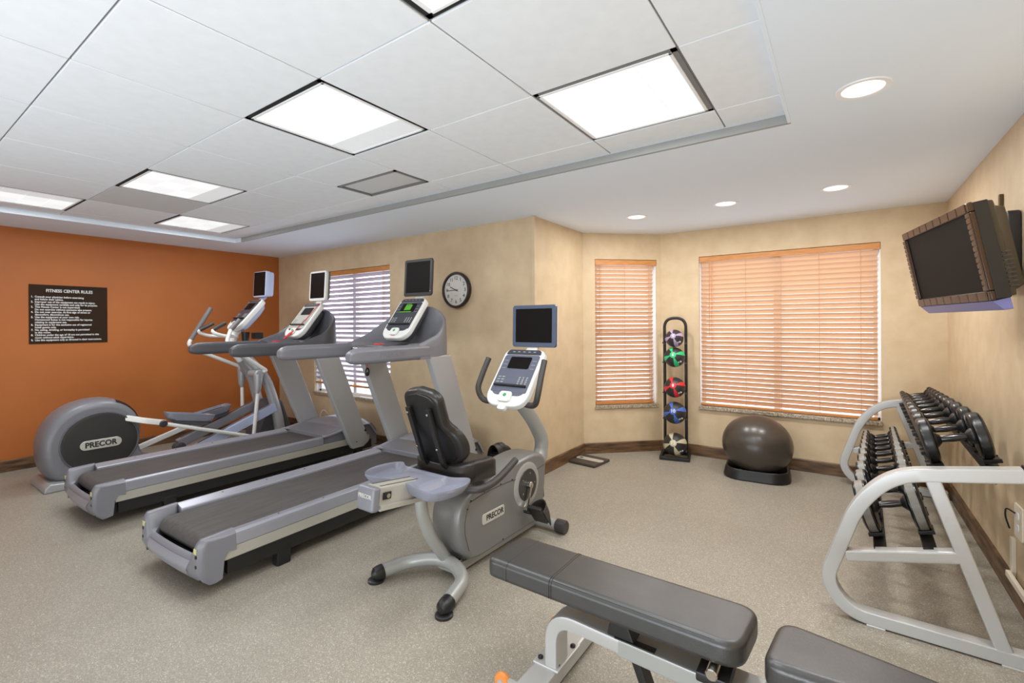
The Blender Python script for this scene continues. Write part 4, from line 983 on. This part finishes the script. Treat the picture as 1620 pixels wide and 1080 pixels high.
g = G(); g.box((-0.96, 1.69, 0.045), (0.105, 0.50, 0.065), bev=0.012); rf = g.build('rear_foot', M['rack_steel'], t)
g = G(); g.box((-0.955, 1.665, 0.082), (0.115, 0.19, 0.012), bev=0.005); g.build('mount_plate', M['rack_steel'], rf)
for dx, dy in ((-0.038, -0.065), (0.038, -0.065), (-0.038, 0.065), (0.038, 0.065)):
    g = G(); g.lathe([(0.011, 0.0), (0.011, 0.006), (0.006, 0.010), (0.0, 0.010)], 10, c=(-0.955 + dx, 1.665 + dy, 0.088)); g.build('plate_bolt', M['black'], rf)
for y, wx in ((1.468, -1.085), (1.895, -1.085)):
    g = G(); g.lathe([(0.016, -0.013), (0.031, -0.011), (0.035, 0.0), (0.031, 0.011), (0.016, 0.013)], 20, 'y', (wx, y, 0.036)); w = g.build('wheel', M['orange_wheel'], t)
    g = G(); g.cyl((wx, y, 0.036), 0.014, 0.032, 'y', 12); g.box((wx / 2 - 0.50, y, 0.045), (abs(wx + 1.0) + 0.02, 0.016, 0.02)); g.build('wheel_hub', M['rack_steel'], w)
g = G(); g.box((0.40, 1.58, 0.04), (0.09, 0.55, 0.06), bev=0.012); g.build('front_foot', M['rack_steel'], t)
g = G(); g.prism([(-0.675, 0.388), (-0.62, 0.388), (-0.59, 0.318), (-0.69, 0.318)], 'y', 1.555, 1.625, bev=0.005)
g.bar([(-0.66, 1.565, 0.3185), (-0.52, 1.565, 0.3175)], 0.005, 0.03, (0, 1, 0), bev=0.002); g.build('adjuster_bracket', M['black_steel'], t)
g = G(); g.bar([(-0.60, 1.60, 0.265), (-0.50, 1.60, 0.02)], 0.03, 0.055, (0, 1, 0), bev=0.004); g.build('support_strut', M['black_steel'], t)
g = G(); g.box((-0.325, 1.555, 0.345), (0.095, 0.13, 0.03), bev=0.006); hb = g.build('hinge_block', M['black_steel'], t)
g = G(); g.cyl((-0.325, 1.55, 0.370), 0.018, 0.14, 'y', 16, bev=0.003); g.build('hinge_pin', M['chrome_pin'], hb)
g = G(); g.box((-0.31, 1.53, 0.31), (0.05, 0.06, 0.05), bev=0.006); g.build('hinge_post', M['rack_steel'], hb)
g = G(); g.box((0.08, 1.58, 0.352), (0.22, 0.05, 0.07), bev=0.01); g.build('seat_support', M['black_steel'], t)

# ------------------------------------------------------------------ dumbbell rack and dumbbells
RK = Matrix.Translation((0.3, 2.775, 0)) @ Matrix.Rotation(math.radians(-1.6), 4, 'Z') @ Matrix.Translation((-0.3, -2.775, 0))
t = thing('dumbbell_rack', 'silver two-tier dumbbell rack standing along the right wall', 'rack', (0, 0, 0)); t.matrix_world = RK
for k, yy in ((0, 2.775), (1, 5.075)):
    g = G(); g.bar(fillet([(0.60, yy, 0.790), (0.19, yy, 0.72), (0.055, yy, 0.56), (-0.075, yy, 0.16), (0.02, yy, 0.035), (0.645 - 0.03 * k, yy, 0.035)], [0, 0.13, 0.20, 0.14, 0.14, 0], 9), 0.06, 0.065, (0, 1, 0), bev=0.008); ef = g.build('end_frame', M['rack_steel'], t)
    g = G(); g.bar([(0.315, yy, 0.742), (0.545, yy, 0.04)], 0.056, 0.062, (0, 1, 0), bev=0.010); g.build('diagonal_strut', M['rack_steel'], ef)
    g = G(); g.bar([(0.01, yy, 0.302), (0.425, yy, 0.41)], 0.054, 0.06, (0, 1, 0), bev=0.010); g.build('cross_bar', M['rack_steel'], ef)
    g = G(); g.box((0.606, yy, 0.791), (0.012, 0.064, 0.07), bev=0.003); g.build('end_plug', M['black'], ef)
    for x in (0.12, 0.565):
        g = G(); g.box((x, yy, 0.004), (0.07, 0.07, 0.008), bev=0.002); g.build('floor_pad', M['badge'], ef)
TOPT, LOWT = math.radians(14), math.radians(17)
tiers = {'upper': (0.445, 0.758, 15), 'lower': (0.225, 0.385, 17)}
NA = 10
RAD = {'upper': [0.103 - 0.0058 * k for k in range(NA)], 'lower': [0.122 - 0.0062 * k for k in range(NA)]}
YPOS = {}
for name, Rs in RAD.items():
    st = [a + b for a, b in zip(Rs, Rs[1:])]; c = (4.955 - 2.955 - sum(st)) / (NA - 1); y = 2.955; YPOS[name] = [y]
    for q in st: y += q + c; YPOS[name].append(y)
def tier_frame(name, y):
    x, z, a = tiers[name]; a = math.radians(a)
    return frame((x, y, z), (math.cos(a), 0, math.sin(a)), (0, 1, 0), (-math.sin(a), 0, math.cos(a)))
for name in tiers:
    for s in (-1, 1):
        T0, T1 = tier_frame(name, 2.77), tier_frame(name, 5.08)
        p = Vector((s * 0.092, 0, -0.006)); g = G(); g.bar([T0 @ p, T1 @ p], 0.012, 0.05, (1, 0, 0), bev=0.003)
        p2 = Vector((s * 0.092 - 0.02, 0, -0.022)); g.bar([T0 @ p2, T1 @ p2], 0.034, 0.008, (1, 0, 0), bev=0.002); rl = g.build('tier_rail', M['black_steel'], t)
        for k in range(NA):
            y = YPOS[name][k]
            g = G(); T = tier_frame(name, y); g.box((s * 0.098, 0.0, 0.016), (0.062, 0.075, 0.014), bev=0.003, X=T)
            g.box((s * 0.098, -0.04, 0.019), (0.062, 0.008, 0.018), bev=0.002, X=T); g.box((s * 0.098, 0.04, 0.019), (0.062, 0.008, 0.018), bev=0.002, X=T); g.build('saddle', M['black'], rl)
ORD = ['nearest', 'second-nearest', 'third-nearest', 'fourth-nearest', 'fifth-nearest', 'sixth-nearest', 'seventh-nearest', 'eighth-nearest', 'ninth-nearest', 'last, smallest']
for name in tiers:
    for k in range(NA):
        R = RAD[name][k]
        w = (0.047 if name == 'upper' else 0.058) - 0.0014 * k
        y = YPOS[name][k]
        T = tier_frame(name, y) @ Matrix.Translation((0, 0, R + 0.0245))
        lb = ('%s dumbbell on the %s tier of the silver rack' % (ORD[k], name)) if k else ('largest black dumbbell nearest the camera on the %s tier' % name)
        d = thing('dumbbell', lb, 'dumbbell', (0, 0, 0), 0, 'dumbbells on the %s tier' % name); d.matrix_world = RK @ T
        g = G(); g.lathe([(0.0125, -0.07), (0.015, -0.045), (0.018, 0.0), (0.015, 0.045), (0.0125, 0.07)], 14, 'x'); g.build('handle', M['chrome'], d)
        for s in (-1, 1):
            c = s * (0.068 + w / 2)
            g = G(); e = 0.006
            g.lathe([(R * 0.45, -w / 2), (R - 2 * e, -w / 2), (R - e * 0.3, -w / 2 + e), (R, -w / 2 + 2 * e), (R, w / 2 - 2 * e), (R - e * 0.3, w / 2 - e), (R - 2 * e, w / 2), (R * 0.45, w / 2)], 28 if name == 'upper' else 16, 'x', (c, 0, 0))
            hd = g.build('head', M['iron'], d, ang=30)
            g = G(); g.lathe([(0.036, 0.0), (0.034, 0.008), (0.018, 0.024)], 18, 'x', X=Matrix.Translation((s * 0.068, 0, 0)) @ Matrix.Diagonal((-s, 1, 1, 1))); g.build('collar', M['black'], hd)
            g = G(); g.lathe([(R + 0.0008, -w / 2 + 0.013), (R + 0.0008, w / 2 - 0.013)], 28 if name == 'upper' else 16, 'x', (c, 0, 0)); g.build('worn_rim', M['iron_side'] if name == 'lower' else M['iron_rim_dark'], hd, ang=30)

# ------------------------------------------------------------------ medicine ball rack and balls
MX, MY = -1.455, 5.07
t = thing('ball_rack', 'tall narrow black rack holding medicine balls between the two bay windows', 'rack', (MX, MY, 0), math.radians(12))
g = G()
for dx, dy, w, h in ((0, 0.13, 0.30, 0.03), (0, -0.13, 0.30, 0.03), (0.135, 0, 0.03, 0.28), (-0.135, 0, 0.03, 0.28)): g.box((dx, dy, 0.02), (w, h, 0.04), bev=0.006)
g.build('base', M['black_steel'], t)
g = G(); g.tube(fillet([(-0.108, 0.06, 0.03), (-0.108, 0.06, 1.475), (0.108, 0.06, 1.475), (0.108, 0.06, 0.03)], 0.107, 12), 0.0155, 14); g.build('hoop_frame', M['black_steel'], t)
BALLS = [(1.262, 0.092, 'ball_lilac', (176, 150, 186), '4', 'topmost black and lilac medicine ball on the ball rack'),
         (1.064, 0.104, 'ball_green', (40, 190, 120), '6', 'black and green medicine ball, second from top on the ball rack'),
         (0.748, 0.106, 'ball_red', (214, 44, 52), '8', 'black and red medicine ball in the middle of the ball rack'),
         (0.482, 0.114, 'ball_blue', (66, 104, 186), '10', 'black and blue medicine ball, second from bottom on the ball rack'),
         (0.152, 0.118, 'ball_sand', (196, 188, 156), '12', 'black and beige medicine ball at the bottom of the ball rack')]
for z, r, mn, cl, num, lb in BALLS:
    for s in (-1, 1):
        g = G(); zz = z - r * 0.62
        g.tube(fillet([(s * 0.108, 0.06, zz), (s * 0.108, 0.0, zz - 0.004), (s * 0.112, -0.075, zz + 0.012)], 0.03, 4), 0.008, 8); g.build('holder_prong', M['black_steel'], t)
    M[mn] = mat(mn, srgb(*cl), 0.5)
    b = thing('medicine_ball', lb, 'ball', (MX + 0.01, MY - 0.045, z), math.radians(12), 'medicine balls on the tall rack')
    g = G(); g.sphere((0, 0, 0), r, 40); sh = g.build('shell', M['ball_black'], b, ang=60)
    fdir = Vector((-0.10, -0.95, 0.30)).normalized(); ux = fdir.cross(Vector((0, 0, 1))).normalized() * -1; uy = ux.cross(fdir).normalized() * -1
    if uy.z < 0: uy = -uy
    ux = uy.cross(fdir)
    for q in range(4):
        a0 = PI / 2 * q + 0.35
        def band(u, v):
            th = 0.25 + 1.35 * u; hw = 0.13 + 0.12 * math.sin(PI * min(1, u * 0.9))
            a = a0 + hw * (2 * v - 1)
            d_ = fdir * math.cos(th) + (ux * math.cos(a) + uy * math.sin(a)) * math.sin(th)
            return d_ * (r + 0.0012)
        g = G(); g.grid(band, 14, 6); g.build('colour_band', M[mn], b, ang=60)
    g = G(); g.grid(lambda u, v: (fdir * math.cos(0.30 * v) + (ux * math.cos(2 * PI * u) + uy * math.sin(2 * PI * u)) * math.sin(0.30 * v)) * (r + 0.0018), 24, 4); g.build('colour_spot', M[mn], b, ang=60)
    g = G(); g.text(num, 0.042 * r / 0.1, 0.0006, X=frame(fdir * (r + 0.0022), ux, uy, fdir), bold=0.001); g.build('number', M['white_ink'], b)
    dd = (Vector((0.55, -0.75, -0.40))).normalized(); vx = Vector((0.75, 0.5, 0.35)); vx = (vx - dd * vx.dot(dd)).normalized()
    g = G(); g.text(num + ' lb', 0.026, 0.0006, X=frame(dd * (r + 0.001), vx, dd.cross(vx), dd), bold=0.0012); g.build('weight_print', M['white_ink'], b)

# ------------------------------------------------------------------ gym ball, ring base, body scale
BX, BY = -0.66, 4.905
t = thing('ball_stand', 'low black ring base under the big exercise ball', 'stand', (BX, BY, 0), math.radians(5))
def oct_ring(k, z): return [Vector((k * a, k * b * 0.95, z)) for a, b in rrect(0.52, 0.50, 0.15, 5)]
g = G(); g.loft([oct_ring(1.04, 0.0), oct_ring(1.06, 0.015), oct_ring(1.0, 0.085), oct_ring(0.95, 0.095), oct_ring(0.90, 0.088), oct_ring(0.74, 0.03), oct_ring(0.72, 0.0)]); g.build('ring', M['black'], t, ang=50)
t = thing('exercise_ball', 'large dark grey exercise ball resting on its ring base below the wide window', 'ball', (BX, BY, 0.289))
g = G()
R0 = 0.297; b_ = bmesh.new(); bmesh.ops.create_uvsphere(b_, u_segments=64, v_segments=64, radius=R0)
for v in b_.verts:
    q = v.co.z / R0
    gr = 0.0018 * math.cos(q * 75) * (1 if 0.05 < abs(q) < 0.62 else 0.0)
    v.co.x *= 1 - gr; v.co.y *= 1 - gr; v.co.z *= 0.90
g.add(b_, Matrix.Rotation(0.10, 4, 'Y')); g.build('ball_skin', M['gym_ball'], t, ang=60)
t = thing('body_scale', 'low dark floor scale with a silver centre strip beside the bay baseboard', 'scale', (-2.135, 4.41, 0), math.radians(-6))
g = G(); g.box((0, 0, 0.014), (0.305, 0.30, 0.028), bev=0.008); g.build('platform', M['scale_dark'], t)
g = G(); g.prism(rrect(0.30, 0.085, 0.03, 4), 'z', 0.027, 0.0305, X=Matrix.Translation((0, 0.01, 0))); st = g.build('centre_strip', M['badge'], t)
g = G(); g.prism(rrect(0.036, 0.03, 0.01, 3, (-0.10, 0.01)), 'z', 0.03, 0.0315); g.build('dial_window', M['black'], st)

# ------------------------------------------------------------------ wall television
nT = Vector((-0.965, -0.188, -0.182)).normalized(); xT = Vector((0.192, -0.981, -0.001)).normalized(); yT = Vector((-0.178, -0.036, 0.983)).normalized()
cT = Vector((0.398, 3.15, 1.714)); W, H = 0.80, 0.427
t = thing('wall_television', 'wide brown-framed television tilted down on a bracket on the right wall', 'television', (XR, 3.45, 1.78))
inv = Matrix.Translation((-XR, -3.45, -1.78)); X = inv @ frame(cT, xT, yT, nT)
g = G(); bw = 0.042
for c, d in (((0, H / 2 - bw / 2, -0.008), (W, bw, 0.02)), ((0, -H / 2 + bw / 2, -0.008), (W, bw, 0.02)), ((-W / 2 + bw / 2, 0, -0.008), (bw, H - 2 * bw, 0.02)), ((W / 2 - bw / 2, 0, -0.008), (bw, H - 2 * bw, 0.02))):
    g.box(c, d, bev=0.007, seg=3, X=X)
fr = g.build('bezel', M['brown_frame'], t)
g = G()
for k in range(14):
    q = (H - 2 * bw) / 14
    for s in (-1, 1): g.box((s * (W / 2 - bw / 2), -H / 2 + bw + q * (k + .5), 0.003), (bw - 0.004, q * 0.80, 0.005), bev=0.0025, X=X)
for k in range(9):
    q = (W - bw) / 9
    for s in (-1, 1): g.box((-W / 2 + bw / 2 + q * (k + .5), s * (H / 2 - bw / 2), 0.003), (q * 0.90, bw - 0.004, 0.005), bev=0.0025, X=X)
o = g.build('frame_ribs', M['brown_frame'], fr); o['kind'] = 'stuff'
g = G(); g.box((0, 0, -0.012), (W - 2 * bw + 0.006, H - 2 * bw + 0.006, 0.012), X=X); g.build('screen_panel', M['screen_tv'], t)
g = G(); g.box((0, 0, -0.042), (W * 0.99, H * 0.985, 0.05), bev=0.004, X=X); g.build('mid_shell', M['black'], t)
g = G(); g.loft([[X @ Vector((a * k, b * k2, z)) for a, b in rrect(W, H, 0.01, 2)] for k, k2, z in ((0.975, 0.97, -0.066), (0.97, 0.96, -0.085), (0.90, 0.86, -0.10), (0.86, 0.80, -0.135), (0.60, 0.6, -0.15))]); sh = g.build('rear_shell', M['gold_side'], t)
for k in range(9):
    g = G(); g.box((W / 2 * 0.97, -0.02 - 0.018 * k, -0.085), (0.012, 0.007, 0.03), bev=0.002, X=X); g.build('side_vent', M['charcoal'], sh)
g = G(); g.prism([(-H / 2 - 0.001, -0.002), (-H / 2 - 0.046, -0.034), (-H / 2 - 0.046, -0.064), (-H / 2 + 0.004, -0.064)], 'x', -W / 2 * 0.98, W / 2 * 0.98, bev=0.004, X=X @ Matrix(((1, 0, 0, 0), (0, 1, 0, 0), (0, 0, 1, 0), (0, 0, 0, 1)))); g.build('speaker_chin', M['chin_sheen'], t)
pB = X @ Vector((0.05, 0.0, -0.15))
g = G(); g.prism(rrect(0.24, 0.37, 0.03, 4), 'x', -0.05, -0.001, bev=0.008, X=Matrix.Translation((0, -0.04, 0.0))); wp = g.build('wall_plate', M['black'], t)
g = G()
for z in (-0.11, -0.02, 0.07, 0.14): g.box((-0.045, -0.02, z + 0.02), (0.03, 0.16, 0.022), bev=0.004)
g.build('plate_rib', M['black'], wp)
g = G(); g.bar([(-0.03, -0.02, 0.02), (pB.x * 0.5 - 0.02, -0.12, 0.0), tuple(pB)], 0.05, 0.07, (0, 0, 1), bev=0.008); g.cyl((-0.06, -0.05, 0.02), 0.028, 0.13, 'z', 14); g.build('bracket_arm', M['black'], t)
g = G(); g.prism(rrect(0.22, 0.22, 0.02, 3, (0.05, 0)), 'z', -0.168, -0.148, bev=0.003, X=X); g.build('rear_plate', M['black'], t)
t = thing('wall_cable_outlet', 'dark cable strip and plugs on the wall above the television bracket', 'cable', (XR, 3.60, 2.0))
g = G(); g.box((-0.009, 0.02, 0.03), (0.018, 0.022, 0.155), bev=0.003); g.build('cable_strip', M['brass_dark'], t)
g = G(); g.tube([(-0.02, 0.10, 0.0), (-0.10, 0.16, -0.015), (-0.20, 0.14, -0.03)], 0.006, 8); g.cyl((-0.022, 0.10, 0.0), 0.011, 0.045, 'x', 12); g.build('plug', M['brass_dark'], t)
g = G(); g.box((-0.015, 0.13, -0.085), (0.03, 0.05, 0.03), bev=0.004); g.build('socket', M['black'], t)
g = G(); g.tube([(-0.006, 0.10, 0.04), (-0.007, 0.10, -0.10)], 0.003, 6); g.build('thin_lead', M['ivory'], t)

# ------------------------------------------------------------------ clock, sign, outlet, leads
t = thing('wall_clock', 'round wall clock with black rim and white dial beside the treadmill screen', 'clock', (-3.262, YB, 1.776))
g = G(); g.lathe([(0.0, 0.0), (0.180, 0.0), (0.186, 0.02), (0.186, 0.045), (0.180, 0.052), (0.166, 0.052), (0.160, 0.042), (0.160, 0.03), (0.0, 0.03)], 56, X=frame((0, 0, 0), (1, 0, 0), (0, 0, 1), (0, -1, 0))); g.build('case', M['clock_rim'], t, ang=30)
Xc = frame((0, -0.032, 0), (1, 0, 0), (0, 0, 1), (0, -1, 0))
g = G(); g.cyl((0, 0, 0), 0.1605, 0.003, 'z', 48, X=Xc); dl = g.build('dial', M['clock_face'], t)
for k in range(1, 13):
    a = PI / 2 - k * PI / 6
    g = G(); g.text(str(k), 0.050, 0.0004, X=Xc @ Matrix.Translation((0.122 * math.cos(a), 0.122 * math.sin(a), 0.0025)), bold=0.0002); g.build('numeral', M['black_ink'], dl)
g = G(); g.box((0, -0.058, 0.0025), (0.04, 0.004, 0.0006), X=Xc); g.build('dial_mark', M['grey_ink'], dl)
for nm, a, L_, w in (('hour_hand', PI / 2 - (9 + 48.5 / 60) * PI / 6, 0.085, 0.007), ('minute_hand', PI / 2 - 44.7 * PI / 30, 0.125, 0.005)):
    g = G(); g.box((L_ / 2 - 0.016, 0, 0), (L_ + 0.032, w, 0.0016), X=Xc @ Matrix.Translation((0, 0, 0.006 if nm == 'hour_hand' else 0.009)) @ Matrix.Rotation(a, 4, 'Z')); g.build(nm, M['black_ink'], t)
g = G(); g.cyl((0, 0, 0.007), 0.006, 0.008, 'z', 14, X=Xc); g.build('hub', M['black_ink'], t)

t = thing('rules_sign', 'dark brown sign board with white fitness rules lettering on the orange wall', 'sign', (XL, 1.402, 1.553))
g = G(); g.box((0.004, 0, 0), (0.008, 0.621, 0.608), bev=0.001, seg=1); sb = g.build('board', M['sign_board'], t)
Xg = frame((0.0086, 0, 0), (0, 1, 0), (0, 0, 1), (1, 0, 0))
# +y is to the right seen from the room
g = G(); g.text('FITNESS CENTER RULES', 0.044, 0.0003, X=Xg @ Matrix.Translation((0.0, 0.243, 0)), bold=0.0009, sx=0.80); g.build('heading', M['white_ink'], sb)
LINES = [('1.', 'Consult your physician before exercising'), ('', 'and follow their advice.'), ('2.', 'Improper use of the equipment can result in injury.'), ('', 'Use the equipment carefully and only for its purpose.'),
         ('3.', 'This Fitness Center is not supervised.'), ('', 'Do not exercise without someone else present.'), ('4.', 'Do not over exercise. At first sign of stress or'), ('', 'discomfort, discontinue use.'),
         ('5.', 'Use the equipment at your own risk.'), ('', 'Homewood Suites is not responsible for injuries'), ('', 'relating to equipment use.'), ('6.', 'Equipment is for the exclusive use of registered'), ('', 'hotel guests only.'),
         ('7.', 'No eating, drinking, or horseplay is permitted'), ('', 'in this room.'), ('8.', 'Children under the age of 18 are not permitted in this'), ('', 'room without adult supervision.'), ('9.', 'Use this equipment only as directed in their instructions.')]
for k, (nm, tx) in enumerate(LINES):
    zz = 0.178 - 0.0262 * k
    g = G()
    if nm: g.text(nm, 0.0265, 0.0003, X=Xg @ Matrix.Translation((-0.296, zz, 0)), align='LEFT', bold=0.0007, sx=0.9)
    g.text(tx, 0.0265, 0.0003, X=Xg @ Matrix.Translation((-0.268, zz, 0)), align='LEFT', bold=0.0007, sx=0.865)
    g.build('rule_line', M['white_ink'], sb)

t = thing('wall_outlet', 'ivory outlet plate with short black lead on the right wall', 'outlet', (XR, 3.355, 0.42))
g = G(); g.prism(rrect(0.125, 0.165, 0.008, 3), 'x', -0.008, 0.0, bev=0.002); p = g.build('cover_plate', M['ivory'], t)
for z in (0.03, -0.03): g = G(); g.prism(rrect(0.036, 0.034, 0.01, 3, (0, z)), 'x', -0.0105, -0.006); g.build('socket', M['white_vinyl'], p)
g = G(); g.tube(fillet([(-0.012, 0.03, 0.035), (-0.035, 0.075, 0.045), (-0.03, 0.12, -0.01), (-0.012, 0.125, -0.075)], 0.05, 5), 0.004, 8); g.build('lead', M['black'], t)
t = thing('cable_raceway', 'ivory surface cable raceway running down to and along the right baseboard', 'raceway', (XR, 3.435, 0.2))
g = G(); g.box((-0.009, 0.0, 0.015), (0.018, 0.034, 0.20), bev=0.003); g.build('upright_cover', M['ivory'], t)
g = G(); g.box((-0.028, -0.55, -0.07), (0.02, 1.1, 0.03), bev=0.004); g.build('floor_cover', M['ivory'], t)
t = thing('power_lead', 'white cord looping from the back wall behind the elliptical', 'cord', (-5.55, YB - 0.03, 0))
g = G(); g.tube(fillet([(0.02, 0.03, 0.25), (0.0, -0.03, 0.33), (-0.06, -0.04, 0.28), (-0.05, -0.05, 0.02), (0.05, -0.08, 0.006)], 0.06, 5), 0.006, 8); g.build('cord', M['bezel_white'], t)
